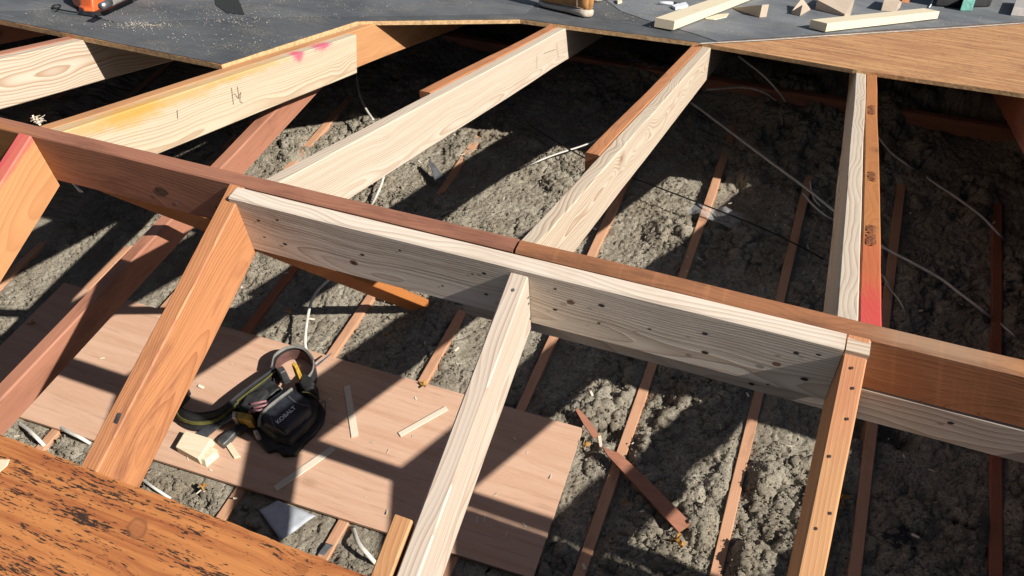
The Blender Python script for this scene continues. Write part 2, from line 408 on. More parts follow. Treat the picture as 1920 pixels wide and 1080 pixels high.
    br = B.noise(B.vmath('ADD', co, (3., 8., 0.)), 2.2, 3.); c = B.mix(B.math('MULTIPLY', B.ramp(br, .5, .7), .35), c, (.29, .22, .15))
    B.L.new(c, B.b.inputs['Base Color']); B.b.inputs['Roughness'].default_value = .95; B.b.inputs['Specular IOR Level'].default_value = .1
    nb = B.bump(b, 1., .006); nb = B.bump(B.noise(co, 380., 4., .7), .9, .0025, nb); B.L.new(nb, B.b.inputs['Normal'])
    me.materials.append(B.m)
    o = bpy.data.objects.new('insulation', me); COL.objects.link(o)
    tag(o, 'loose grey lumpy insulation filling the bays between the ceiling joists', 'insulation', kind='stuff')
build_insulation()

# ================================================================== CEILING JOISTS
JG = 'ceiling joists showing as narrow strips in the insulation'
jl = ['reddish joist strip nearest the right frame edge', 'second joist strip from the right, clean pinkish brown', 'joist strip with grey smears left of the right lower rafter',
      'joist strip crossed by the broken split stick', 'joist strip emerging right of the new lower rafter and plywood', 'broken topped joist strip just left of the new lower rafter',
      'joist strip under the belt strap end with red splash near the ridge', 'red ended joist strip meeting the plywood behind the old rafter']
for i, xj in enumerate(XJ):
    k = i-2; a = xj
    # lower half of the joist run and the lapped run behind the ridge wall
    y0, y1 = -1.6, (2.72 if k not in (5,) else .95)
    shift = {4: .05, 3: 0.0, 5: .0}.get(k, 0)
    top = .002 if k not in (8, 9, 10) else .006
    if k == 1: a += .0
    sp = [((2.60, 0, 0), (.09, .06, .05), REDP, .8)] if k == 7 else []
    mat = m_joist if k not in (0, 7) else wood('joist_painted', (.40, .15, .08), (.26, .09, .05), ring=.004, streak=.6, stain=(.19, .08, .045), stain_amt=.4,
                                                 spots=[((2.72, 0, 0), (.12, .08, .06), REDP, .85)] if k == 7 else [((2.8, 0, 0), (.35, .08, .06), (.30, .03, .02), .5)])
    o = board('ceiling_joist', (a, y0, top), (a, y1, top), (0, 0, 1), -.019, .019, .14, mat, seed=40+i, bev=.002)
    vis = 0 <= k <= 7
    if vis: lab = jl[k]
    elif k == 8: lab = 'shaded joist strip at the far left under the left ridge end'
    elif k < 0: lab = 'joist hidden in shade beyond the right frame edge, number %s outward' % ('one' if k == -1 else 'two')
    else: lab = 'joist beyond the left frame edge under the old plywood deck'
    tag(o, lab, 'joist', JG)

# ================================================================== RIDGE
RT = H
ridge_l = board('ridge_board', (-4.5, .0, RT), (-.075, .0, RT), (0, 0, 1), 0, .038, .138,
   wood('ridge_left_lumber', (.38, .165, .10), (.21, .08, .045), ring=.006, streak=.7, stain=(.11, .045, .028), stain_amt=.55, bump=.3,
        spots=[((3.1, 0, -.08), (.16, .03, .12), (.48, .19, .03), .8)]), seed=3, bev=.003)
tag(ridge_l, 'dark brown old ridge board running left from the butt joint', 'ridge board')
add_dots(ridge_l, [(3.52, -.1, .006), (3.58, -.107, .006)], m_nail, 'y0', -.0008, elong=1.)
add_dots(ridge_l, [(3.545, -.082, .012), (3.70, -.09, .005), (3.72, -.085, .004)], plain('knot_dark', (.09, .05, .03), .7), 'y0', -.0006, elong=1.6)
ridge_r = board('ridge_board', (-.069, .0, RT+.001), (4.2, .0, RT+.001), (0, 0, 1), 0, .038, .138,
   wood('ridge_right_lumber', (.37, .155, .07), (.19, .075, .032), ring=.006, streak=.7, stain=(.13, .06, .03), stain_amt=.7, bump=.35, saw=.14,
        spots=[((.78, .02, 0), (.14, .04, .02), (.36, .26, .17), .7), ((1.0, .02, 0), (.2, .04, .012), (.52, .22, .07), .5)]), seed=5, bev=.006)
tag(ridge_r, 'orange brown old ridge board running right from the butt joint', 'ridge board')
add_dots(ridge_r, [(.735, -.115, .006), (.90, -.118, .005), (.96, -.112, .006)], m_hole, 'y0', -.0006, elong=1.5)
nb_ = board('ridge_sister_board', (-.712, -.0405, RT-.001), (.551, -.0405, RT-.001), (0, 0, 1), 0, .038, .151, m_pale_face, seed=8, bev=.003, wob=.0008)
tag(nb_, 'new pale board with punched nail holes fixed along the ridge front', 'board')
dts = []
for (u, v) in [(485, 413), (520, 412), (535, 457), (496, 444), (680, 477), (664, 492), (750, 469), (908, 512), (886, 513), (912, 551), (830, 535), (1041, 541), (1041, 580), (1128, 572), (1123, 605), (1218, 616), (1322, 625), (1322, 660), (1493, 661), (1535, 664), (1508, 710), (1440, 740 - 20)]:
    q = py(u, v, -.0405); dts.append((q.x+.712, q.z-(RT-.001), random.uniform(.0018, .0042)))
add_dots(nb_, dts, m_hole, 'y0', -.0016, elong=1.7)
m_knot = wood('knot', (.20, .10, .07), (.08, .035, .025), ring=.002, streak=.5, cy=.0, cz=.0)
kn = []
for (u, v, r_) in [(664, 492, .0075), (1070, 566, .006), (1456, 682, .006)]:
    q = py(u, v, -.0405); kn.append((q.x+.712, q.z-(RT-.001), r_))
add_dots(nb_, kn, m_knot, 'y0', -.0013, elong=1.35)
ub = board('ridge_support_board', (-.20, -.0012, 1.3075), (4.2, -.0012, 1.3075), (0, 0, 1), 0, .038, .089, m_shade_grey, seed=12, bev=.001)
tag(ub, 'new planed board tight under the ridge at right, toned grey for its shade', 'board')
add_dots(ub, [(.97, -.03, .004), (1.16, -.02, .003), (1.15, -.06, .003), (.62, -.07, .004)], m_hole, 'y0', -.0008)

# ================================================================== RAFTERS
UG = 'rafters running down the far roof slope'
LG = 'rafters running down the near roof slope'
def urafter(name, x0, x1, y0, y1, mat, label, d=.146, cut1=0.0, group=UG, seed=0, dz=0.0, bev=.003, **k):
    # top line at x0; across to x1
    o = board(name, (x0, y0, zu(y0)+dz), (x0, y1, zu(y1)+dz), (0, 0, 1), -(x1-x0), 0, d, mat, cut0=TP, cut1=cut1, seed=seed, bev=bev, **k)
    return tag(o, label, 'rafter', group)
# right pair
urafter('new_rafter', .530, .5685, .039, 2.9, m_pale2, 'new pale rafter at right with straight lined top, red ended old rafter against it', seed=21)
m_r3 = wood('old_lumber_stamped', (.50, .20, .065), (.34, .11, .035), ring=.0045, streak=.6, bump=.25,
            spots=[((.02, -.02, 0), (.20, .07, .10), (.70, .03, .08), .9), ((.22, -.02, 0), (.26, .07, .1), (.60, .09, .05), .6)])
r3o = urafter('old_rafter', .570, .6095, .039, 2.9, m_r3, 'orange old rafter at right with ink stamps and a red ridge end', seed=22)
# middle pair
urafter('new_rafter', -.0786, -.0405, .039, 2.9, m_pale, 'new pale rafter in the middle with wide looping grain, second from right', seed=23)
o = urafter('old_rafter', -.1185, -.0795, .60, 2.9, m_old, 'short old rafter length left of the looping grain rafter', seed=24, cut1=0)
# left middle pair
urafter('new_rafter', -.6886, -.650, .039, 2.9, m_pale2, 'new pale rafter with fine straight grain, third from right', seed=25)
urafter('old_rafter', -.7285, -.6895, .84, 2.9, m_old, 'old orange rafter piece behind the fine grained pale rafter', seed=26)
# left pair with the resin stain and the two pink marks
def upos(x, u, v):   # local coordinates of a pixel on the right hand face of a board whose top line is at x, starting y=.039
    q = on(u, v, (1, 0, 0), x); p0 = Vector((x, .039, zu(.039))); dd = q-p0
    return (dd.dot(SU), dd.dot(NU))
xr = -1.2605
sp = []
for (u, v, rx, rz) in [(560, 100, .022, .013), (607, 81, .036, .012)]:
    a, b = upos(xr, u, v); sp.append(((a, -.038, b), (rx*1.9, .05, rz*2.5), (.75, .008, .14), 1.0))
for (u, v, rx, rz) in [(200, 225, .17, .020), (330, 180, .22, .022), (470, 128, .20, .018), (250, 215, .1, .03)]:
    a, b = upos(xr, u, v); sp.append(((a, -.038, b), (rx*1.3, .05, rz*1.5), (.66, .33, .06), .8))
m_r0 = wood('new_lumber_stained', (.66, .555, .395), (.36, .18, .085), ring=.0058, ringc=.8, wave=.03, streak=.2, bump=.2, spots=sp, slow=.7)
urafter('new_rafter', -1.2995, -1.2605, .039, 1.34, m_r0, 'new pale rafter with amber stain and two pink paint marks', seed=27)
urafter('old_rafter', -1.339, -1.3005, .039, 2.9, m_old_or, 'old orange rafter behind the pink marked new one', seed=28)
# far left
urafter('new_rafter', -1.9386, -1.901, .039, 2.4, spale('new_lumber_wide_grain', ring=.0085, wave=.055, cz=.065, cy=.05), 'new pale rafter at the upper left passing under the deck corner', seed=29)
urafter('old_rafter', -1.9786, -1.9396, .039, 2.4, m_old_red, 'old reddish rafter edge behind the upper left new rafter', seed=30)
urafter('old_rafter', -2.58, -2.541, .039, 2.4, m_old_red, 'old dark rafter at the upper left corner in deck shade', seed=31)
# off to the right, outside the picture: they throw the shade on the insulation
urafter('new_rafter', 1.14, 1.1785, .039, 2.9, m_old_red, 'rafter just outside the right edge', seed=32)
urafter('old_rafter', 1.18, 1.2195, .039, 2.9, m_old, 'old rafter just outside the right edge beside the new one', seed=33)
urafter('old_rafter', 1.75, 1.789, .039, 2.9, m_old, 'old rafter outside the right edge, two bays out', seed=34)
urafter('old_rafter', 2.36, 2.399, .039, 2.9, m_old, 'old rafter outside the right edge at the edge of the deck', seed=36)

def lrafter(name, x0, x1, y0, y1, mat, label, d=.146, cut=TP, seed=0, dz=0.0, x0b=None, bev=.003, cut1=0):
    xb = x0 if x0b is None else x0b
    o = board(name, (x0, y0, zl(y0)+dz), (xb, y1, zl(y1)+dz), (0, 0, 1), 0, (x1-x0), d, mat, cut0=cut, cut1=cut1, seed=seed, bev=bev)
    return tag(o, label, 'rafter', LG)
red0 = [((.03, .02, 0), (.18, .07, .05), REDP, .9), ((.10, .0, -.01), (.3, .03, .03), REDP, .8)]
m_fl = wood('old_lumber_wide', (.66, .32, .135), (.40, .15, .055), ring=.009, ringc=.5, wave=.05, streak=.4, bump=.25,
            spots=[((.05, .02, 0), (.16, .05, .02), REDP, .75), ((.25, .0, 0), (.34, .022, .012), REDP, .7)])
lrafter('old_rafter', -1.340, -1.300, -.002, -3.65, m_fl, 'old orange rafter at the left edge with pink paint on top', seed=41)
o = lrafter('old_rafter', -.737, -.697, -.002, -1.7, wood('old_lumber_streaked', (.62, .27, .115), (.33, .105, .04), ring=.005, ringc=.7, wave=.04, streak=.7,
            stain=(.20, .07, .045), stain_amt=.65, bump=.5), 'streaky old orange rafter on the near slope beside the tool belt', seed=42)
lrafter('new_rafter', -.064, -.0255, -.042, -1.7, wood('new_lumber_pinkish', (.67, .56, .445), (.38, .20, .12), ring=.0055, ringc=.85, wave=.02, streak=.25, bump=.2),
        'new pale rafter on the near slope fixed to the ridge front board', seed=43)
lrafter('old_rafter', .552, .5915, -.004, -1.7, wood('old_lumber_orange_red', (.62, .32, .14), (.42, .17, .07), ring=.0055, ringc=.5, wave=.02, streak=.5, stain=(.34, .10, .06), stain_amt=.4,
        bump=.25, spots=[((.04, .02, 0), (.20, .07, .05), (.55, .12, .08), .35)]), 'old orange rafter on the near slope at right with nail holes', seed=44)
add = [(.06, .018), (.095, .026), (.15, .027), (.22, .012), (.31, .030), (.34, .014), (.47, .015), (.50, .012)]
add_dots(bpy.data.objects[-1] if False else [x for x in COL.objects if x.get('label', '').endswith('right with nail holes')][0], add, m_hole, 'z', .0024, r=.0024, elong=1.2)
st0 = pl(738, 968); 
o = lrafter('old_rafter', -.108, -.072, -.505, -1.7, m_old_or, 'cut stub of an old rafter beside the new lower rafter', seed=45, cut=TP)
lrafter('old_rafter', 1.14, 1.179, -.002, -1.7, m_old, 'old rafter on the near slope outside the right edge', seed=46)
# cut block at the top of the right lower rafter
bl = board('spacer_block', (.554, -.0385, RT-.004), (.592, -.0385, RT-.004), (0, 0, 1), 0.0, .034, .10, m_pale, seed=50, bev=.001)
tag(bl, 'thin pale packing piece wedged at the head of the right lower rafter', 'wood block')

def dots_at(o, pts, mat, face, r, elong=1.1):
    inv = o.matrix_world.inverted(); me = o.data
    for (P, val) in pts:
        l = inv @ P
        add_dots(o, [(l.x, l.z if face != 'z' else l.y, r)], mat, face, val, elong=elong)
nlr = [x for x in COL.objects if x.get('label', '').endswith('fixed to the ridge front board')][0]
dots_at(nlr, [(pl(962, 544), .0008)], m_nail, 'z', .0035)
dots_at(nlr, [(on(u, v, (1, 0, 0), -.0255), .0385+.0012) for u, v in ((990, 558), (991, 569), (994, 597))], m_nail, 'y1', .0028)
# collar tie and the brace below the ridge
co_ = board('collar_tie', (-1.365, -1.1, .92), (-1.385, 1.25, .92), (0, 0, 1), -.044, 0, .092, m_old_red, seed=51, bev=.004)
tag(co_, 'reddish old tie beam crossing under the left ridge', 'beam')
br = board('diagonal_brace', (-1.22, .055, 1.27), (-.905, .87, .035), (0, -.9, .45), -.044, .045, .038, wood('old_lumber_brace', (.46, .17, .045), (.28, .09, .025), ring=.005, streak=.5, bump=.25), seed=52)
tag(br, 'orange brown diagonal brace going down into the insulation under the ridge', 'brace')
fp = board('wall_plate', (-5, 2.74, .12), (4.4, 2.74, .12), (0, 0, 1), 0, .04, .26, m_old_red, seed=53)
tag(fp, 'dark red brown plate half buried at the far side of the attic', 'beam')
m_wall = plain('wall_boards', (.16, .10, .06), .9)
def wall(name, P, t, lab):
    n = (Vector(P[1])-Vector(P[0])).cross(Vector(P[2])-Vector(P[0])).normalized()*t
    o = hexa_early(name, [Vector(p) for p in P], [Vector(p)+n for p in P], m_wall); return tag(o, lab, 'wall')
def hexa_early(name, base, top, mat):
    bm = bmesh.new(); v = [bm.verts.new(p) for p in list(base)+list(top)]; n = len(base)
    bm.faces.new(v[:n][::-1]); bm.faces.new(v[n:])
    for i in range(n): bm.faces.new((v[i], v[(i+1) % n], v[n+(i+1) % n], v[n+i]))
    return bm_obj(name, bm, mat)
YE = 3.7
wall('eaves_wall', [(-4.5, YE, -3.1), (4.3, YE, -3.1), (4.3, YE, zu(YE)-.004), (-4.5, YE, zu(YE)-.004)], .1, 'dark wall closing the attic along the far eaves')
wall('eaves_wall', [(-4.5, -YE, -3.1), (4.3, -YE, -3.1), (4.3, -YE, zl(-YE)-.004), (-4.5, -YE, zl(-YE)-.004)], .1, 'wall closing the attic along the near eaves behind the camera')
for gx, gl in ((-4.44, 'gable wall at the left end of the attic'), (4.2, 'gable wall at the right end of the attic')):
    wall('gable_wall', [(gx, -YE+.05, -3.1), (gx, -YE+.05, zl(-YE+.05)-.004), (gx, 0, H-.004), (gx, YE-.05, zu(YE-.05)-.004), (gx, YE-.05, -3.1)], .06, gl)

# ================================================================== ROOF DECKS
def slab(name, poly, z_of, t, dz, mat, parent=None, jag=.0015, step=.02, seed=1):
    """polygon (x,y) laid on a roof slope, dz above the rafter tops, t thick, with slightly torn edges"""
    rnd = random.Random(seed); P = []
    for (a, b) in zip(poly, poly[1:]+poly[:1]):
        a = Vector(a); b = Vector(b); n = max(1, min(140, int((b-a).length/step)))
        nrm = Vector((-(b-a).y, (b-a).x)).normalized()
        for i in range(n):
            q = a.lerp(b, i/n)
            if i: q = q + nrm*rnd.uniform(-jag, jag)
            P.append(q)
    bm = bmesh.new()
    top = [bm.verts.new((q.x, q.y, z_of(q.y)+dz+t)) for q in P]; bot = [bm.verts.new((q.x, q.y, z_of(q.y)+dz)) for q in P]
    n = len(P)
    for tri in tessellate_polygon([[Vector((q.x, q.y, 0)) for q in P]]):
        bm.faces.new([top[i] for i in tri]); bm.faces.new([bot[i] for i in tri][::-1])
    for i in range(n):
        f = bm.faces.new((bot[i], bot[(i+1) % n], top[(i+1) % n], top[i]))
        if isinstance(mat, list) and len(mat) > 1: f.material_index = 1
    return bm_obj(name, bm, mat, parent)
def ply_mat(name, base, late, fleck, amt, knot_at=None, g2w=.55, warp_amt=.055, knots=1.0, rot=0.0, rough=.6, scale=1.0, bump=.3, gouge=0.0):
    B = NB(name); co = B.obj(); X, Y, Z = B.sep(co)
    if rot:
        mp = B.n('ShaderNodeMapping'); mp.inputs['Rotation'].default_value = (0, 0, rot); B.L.new(co, mp.inputs[0]); X, Y, Z = B.sep(mp.outputs[0])
    warp = B.math('MULTIPLY', B.math('SUBTRACT', B.noise(B.comb(B.math('MULTIPLY', X, 1.5), B.math('MULTIPLY', Y, 5.), 0.), 1., 3.), .5), warp_amt)
    kd = B.vor(B.comb(B.math('MULTIPLY', X, .6), Y, 0.), 3.2)[0]; km = B.math('DIVIDE', kd, 3.2)
    warp = B.math('ADD', warp, B.math('MULTIPLY', B.ramp(km, 0, .06, 1, 0), .014*knots))
    yw = B.math('ADD', Y, warp)
    g1 = B.noise(B.comb(B.math('MULTIPLY', X, 1.3*scale), B.math('MULTIPLY', yw, 42.*scale), 0.), 1., 4., .65)
    g2 = B.noise(B.comb(B.math('MULTIPLY', X, 3.*scale), B.math('MULTIPLY', yw, 12.*scale), 3.), 1., 4., .6)
    g3 = B.noise(B.comb(B.math('MULTIPLY', X, 14.), B.math('MULTIPLY', yw, 240.), 3.), 1., 2., .6)
    c = B.mix(B.ramp(g1, .38, .68), base, late); c = B.mix(B.math('MULTIPLY', B.ramp(g2, .45, .7), g2w), c, late)
    c = B.mix(B.math('MULTIPLY', B.ramp(g3, .5, .8), .3), c, tuple(min(1, v*1.35) for v in base))
    if amt:
        f1 = B.noise(B.comb(B.math('MULTIPLY', X, 38.), B.math('MULTIPLY', yw, 300.), 1.), 1., 4., .66)
        f2 = B.noise(B.comb(B.math('MULTIPLY', X, 5.), B.math('MULTIPLY', yw, 34.), 9.), 1., 5., .72)
        th = B.math('ADD', f1, B.math('MULTIPLY', B.math('SUBTRACT', f2, .5), .8))
        c = B.mix(B.math('MULTIPLY', B.ramp(th, .565, .605), amt), c, fleck)
    if gouge:
        f1 = B.noise(B.comb(B.math('MULTIPLY', X, 3.6), B.math('MULTIPLY', yw, 62.), 5.), 1., 5., .68)
        c = B.mix(B.math('MULTIPLY', B.ramp(f1, .54, .66), gouge), c, fleck)
    c = B.mix(B.math('MULTIPLY', B.ramp(km, .006, .026, 1, 0), .75*knots), c, tuple(v*.45 for v in late))
    ring = B.math('FRACT', B.math('MULTIPLY', km, 130.)); c = B.mix(B.math('MULTIPLY', B.math('MULTIPLY', B.ramp(ring, .5, 1.), B.ramp(km, .018, .03, 1, 0)), .5*knots), c, tuple(v*.5 for v in late))
    if knot_at:
        dv = B.comb(B.math('SUBTRACT', X, knot_at[0]), B.math('MULTIPLY', B.math('SUBTRACT', Y, knot_at[1]), 1.15), 0.)
        kk = B.math('ADD', B.vmath('LENGTH', dv), B.math('MULTIPLY', B.math('SUBTRACT', B.noise(co, 45., 4.), .5), .016))
        kr = B.math('FRACT', B.math('MULTIPLY', kk, 330.))
        c = B.mix(B.ramp(kk, .015, .022, .6, 0), c, B.mix(B.math('MULTIPLY', kr, .5), (.40, .15, .06), (.20, .06, .03)))
        c = B.mix(B.math('MULTIPLY', B.ramp(kk, .012, .018), B.ramp(kk, .017, .024, .45, 0)), c, (.14, .05, .025))
    B.L.new(c, B.b.inputs['Base Color']); B.b.inputs['Roughness'].default_value = rough; B.b.inputs['Specular IOR Level'].default_value = .3
    B.L.new(B.bump(B.math('ADD', g1, B.math('MULTIPLY', g3, .4)), bump, .0018), B.b.inputs['Normal'])
    return B.m
m_deck_low = ply_mat('old_plywood_specked', (.55, .215, .068), (.33, .10, .035), (.028, .02, .016), .95, knot_at=(pl(257, 990, .0135).x, pl(257, 990, .0135).y), rot=0.0, rough=.55, g2w=.2, warp_amt=.018, scale=1.7)
m_deck_up = ply_mat('old_plywood_bare', (.64, .355, .155), (.42, .19, .085), (.22, .09, .06), .8, knots=.3, rot=.10, gouge=.9, scale=1.0, g2w=.8)
m_edge = plain('sheathing_edge', (.62, .40, .20), .7, bumps=(90., .6, .004), vs=60.)
# near-slope deck
dl = empty('roof_deck', (-1.5, -.9, zl(-.9)))
tag(dl, 'weathered orange plywood deck with black specks, near left corner', 'roof deck')
slab('sheathing', [(-4.5, -.612), (-.93, -.609), (-.10, -.612), (-.068, -.614), (-.068, -1.2), (1.40, -1.2), (1.40, -3.9), (-4.5, -3.9)], zl, .0125, .001, m_deck_low, dl, seed=2)
# far-slope deck
du = empty('roof_deck', (0, 2.6, zu(2.6)))
tag(du, 'far roof deck part covered in black felt, part bare plywood', 'roof deck')
E1 = [pu(*q, .013) for q in [(0, 38), (415, 122), (668, 41), (690, 40), (975, 37), (1150, 60), (1320, 82), (1600, 130), (1920, 176)]]
edge = [(-4.5, .75)] + [(q.x, q.y) for q in E1]
off = [(1.19, 2.06), (1.19, .68), (2.43, .68), (2.43, .03), (4.3, .03), (4.3, 6.6), (-4.5, 6.6)]
slab('sheathing', edge+off, zu, .018, -.0045, [m_deck_up, m_edge], du, jag=.0006, step=.06, seed=3)
# felt
def felt_mat(k=1.0):
    B = NB('roofing_felt'); co = B.obj()
    a = B.noise(co, 3.0, 4.0, .6); b = B.noise(co, 260., 3., .7); st = B.noise(B.vmath('MULTIPLY', co, (6., 38., 38.)), 1., 5., .7)
    c = B.mix(B.ramp(a, .3, .7), tuple(v*k for v in (.062, .066, .072)), tuple(v*k for v in (.115, .120, .124)))
    c = B.mix(B.math('MULTIPLY', B.ramp(b, .45, .75), .6), c, (.17, .172, .172))
    c = B.mix(B.math('MULTIPLY', B.ramp(st, .52, .75), .4), c, (.18, .18, .175))
    sd_ = B.noise(co, 5.5, 3., .55); gr = B.noise(B.vmath('MULTIPLY', co, (150., 330., 330.)), 1., 2., .7)
    c = B.mix(B.math('MULTIPLY', B.ramp(gr, .57, .66), B.ramp(sd_, .48, .66)), c, (.50, .40, .27))
    sc_ = B.noise(B.vmath('MULTIPLY', co, (5., 90., 90.)), 1., 3., .6)
    c = B.mix(B.math('MULTIPLY', B.ramp(sc_, .66, .72), .5), c, (.28, .28, .27))
    B.L.new(c, B.b.inputs['Base Color']); B.b.inputs['Roughness'].default_value = .72
    wr = B.noise(B.vmath('MULTIPLY', co, (3., 7., 7.)), 1., 3., .5)
    B.L.new(B.bump(b, .7, .0012, B.bump(wr, .6, .03)), B.b.inputs['Normal'])
    return B.m
m_felt = felt_mat(.85); m_felt_b = felt_mat(1.15); m_felt_c = felt_mat(1.75)
bd = [(q.x, q.y) for q in (pu(*p, .016) for p in [(1320, 79), (1440, 72), (1560, 64), (1700, 55), (1800, 49), (1920, 41)])]
fe = [(-4.5, .755)] + [(q.x, q.y+.003) for q in E1[:7]]
slab('felt', fe+bd+[(3.2, 6.5), (-4.5, 6.5)], zu, .0018, .0145, m_felt, du, jag=.0022, step=.03, seed=4)
# pale tape line along the felt's cut edge
tp_ = [pu(*p, .017) for p in [(1312, 82), (1440, 75), (1560, 67), (1700, 58), (1800, 52), (1925, 43)]]
ribbon('edge_tape', [q+NU*.0012 for q in tp_], .012, .001, plain('tape_white', (.55, .53, .48), .5), du, side=SU, sub=8)
# upper courses of felt overlapping the lower one
L2 = [pu(*p, .019) for p in [(-30, 20), (97, 16), (150, 24), (214, 41), (240, 42), (330, 37), (450, 32), (640, 30), (800, 28), (985, 24)]]
slab('felt_overlap', [(-4.5, L2[0].y)]+[(q.x, q.y) for q in L2]+[(-.95, 2.5), (-1.0, 3.5), (-1.0, 6.3), (-4.5, 6.3)], zu, .0025, .0165, m_felt_b, du, jag=.003, seed=5)
L3 = [pu(*p, .019) for p in [(1110, -20), (1165, 21), (1215, 38), (1300, 62), (1345, 77)]]
bd3 = [(q.x, q.y+.006) for q in (pu(*p, .016) for p in [(1360, 76), (1440, 71), (1560, 63), (1700, 54), (1800, 48), (1920, 40)])]
slab('felt_overlap', [(q.x, q.y) for q in L3]+bd3+[(3.1, 6.4), (-.6, 6.4)], zu, .0022, .0165, m_felt_c, du, jag=.002, seed=6)
ed = [q+Vector((0, -.001, -.006)) for q in E1]
# near-side loose strip of felt edge curling under at the lap
tr = [pu(*p, .022) for p in [(400, -12), (444, -12), (458, 27), (425, 24), (404, 8)]]
slab('patch', [(q.x, q.y) for q in tr], zu, .002, .0195, plain('bitumen', (.012, .012, .013), .35, bumps=(80., .4, .003)), None, seed=7)
pt = COL.objects[-1]; tag(pt, 'glossy black bitumen patch on the felt near the top edge', 'patch')

d3 = empty('roof_deck', (2, -.8, zl(-.8)))
tag(d3, 'old plywood deck on the near slope beyond the right edge of the picture', 'roof deck')
slab('sheathing', [(1.40, -.03), (4.3, -.03), (4.3, -3.9), (1.405, -3.9)], zl, .0125, .001, m_deck_low, d3, seed=9)

# ================================================================== THE PLYWOOD ON THE JOISTS
m_ply = ply_mat('plywood_pink', (.66, .42, .285), (.585, .345, .225), (.30, .16, .11), .0, knots=.4, rough=.62, scale=.6, bump=.15, gouge=.3)
def flat_slab(name, P, z0, z1, mat, parent=None, bev=.002):
    bm = bmesh.new(); t = [bm.verts.new((q[0], q[1], z1)) for q in P]; b = [bm.verts.new((q[0], q[1], z0)) for q in P]; n = len(P)
    for tri in tessellate_polygon([[Vector((q[0], q[1], 0)) for q in P]]):
        bm.faces.new([t[i] for i in tri]); bm.faces.new([b[i] for i in tri][::-1])
    for i in range(n): bm.faces.new((b[i], b[(i+1) % n], t[(i+1) % n], t[i]))
    return bm_obj(name, bm, mat, parent)
c1, c2, c3 = pz(1093, 803, .022), pz(120, 530, .022), pz(740, 1005, .022)
yb = lambda x: -.052 + (x+.552)*.04
pw = flat_slab('plywood_sheet', [(c2.x, c2.y), (-1.3, .538), (c1.x, c1.y), (-.082, .3), (-.066, yb(-.07)), (-1.2, yb(-1.2)), (-2.47, yb(-2.47))], .008, .022, m_ply)
tag(pw, 'pinkish plywood strip lying on the joists under the tool belt', 'plywood')
ZP = .022

# ------------------------------------------------------------------ prisms on arbitrary planes
def hexa(name, base, top, mat, parent=None, bev=.002, seg=2, smooth=False, sub=0):
    bm = bmesh.new(); v = [bm.verts.new(p) for p in list(base)+list(top)]; n = len(base)
    bm.faces.new(v[:n][::-1]); bm.faces.new(v[n:])
    for i in range(n): bm.faces.new((v[i], v[(i+1) % n], v[n+(i+1) % n], v[n+i]))
    if bev: bmesh.ops.bevel(bm, geom=bm.edges[:], offset=bev, segments=seg, profile=.6, affect='EDGES', clamp_overlap=True)
    return bm_obj(name, bm, mat, parent, smooth=smooth)
def bar(name, p0, p1, n, width, height, mat, away, parent=None, lift=0.0):
    """bar resting on a plane with normal n; p0-p1 the near bottom edge, 'away' the rough direction of its width"""
    n = Vector(n).normalized(); x = (p1-p0); L = x.length; x.normalize(); y = n.cross(x).normalized()
    if y.dot(Vector(away)) < 0: y = -y
    m = frame(p0+n*lift, x, y, x.cross(y)); z0, z1 = (0, height) if x.cross(y).dot(n) > 0 else (-height, 0)
    return bm_obj(name, board_bm(L, 0, width, z0, z1, bev=.0015, wob=.0006, seed=random.randint(0, 999)), mat, parent, matrix=m)
m_lath = wood('lath_light', (.80, .69, .54), (.62, .46, .32), ring=.004, ringc=.5, wave=.02, streak=.4)
m_bright = wood('lumber_yellow_lit', (.80, .69, .49), (.60, .44, .26), ring=.006, ringc=.5, wave=.03, streak=.25)
m_endg = wood('end_grain_block', (.42, .30, .20), (.26, .17, .11), ring=.004, ringc=.7, wave=.01, streak=.5, cx=.02)
# thin strips on the plywood
for (a, b, wd, lab) in [((672, 818), (657, 723), .026, 'upright thin wood strip on the plywood right of the tool belt'),
                        ((752, 820), (841, 770), .022, 'short lit wood strip nearest the new rafter'),
                        ((520, 922), (630, 845), .026, 'long slanting wood strip on the plywood below the tool belt')]:
    o = bar('wood_strip', pz(*a, ZP), pz(*b, ZP), (0, 0, 1), wd, .0045, m_lath, (-1, .4, 0), lift=.0006)
    tag(o, lab, 'wood strip', 'thin cut wood strips on the plywood')
# chunk and chip beside the belt
ck = [pz(u, v, ZP) for u, v in [(334, 848), (353, 816), (404, 832), (378, 872)]]
up_ = lambda P, h, f=1.0: [(sum(P, Vector())/len(P)).lerp(p, f)+Vector((0, 0, h)) for p in P]
o = hexa('wood_offcut', ck, up_(ck, .036, .96), m_bright, bev=.003); tag(o, 'split pale lumber offcut lying left of the tool belt', 'wood offcut')
ck2 = [pz(u, v, ZP) for u, v in [(371, 868), (378, 838), (408, 842), (412, 856), (388, 877)]]
o = hexa('wood_chunk', ck2, up_(ck2, .026, .7), m_bright, bev=.003); tag(o, 'splintered yellowish end broken off the pale offcut', 'wood offcut')
ck = [pz(u, v, ZP) for u, v in [(423, 835), (433, 830), (452, 857), (440, 861)]]
o = hexa('wood_chip', ck, up_(ck, .008, .95), m_bright, bev=.001); tag(o, 'small flat wood chip under the hammer handle', 'wood chip')

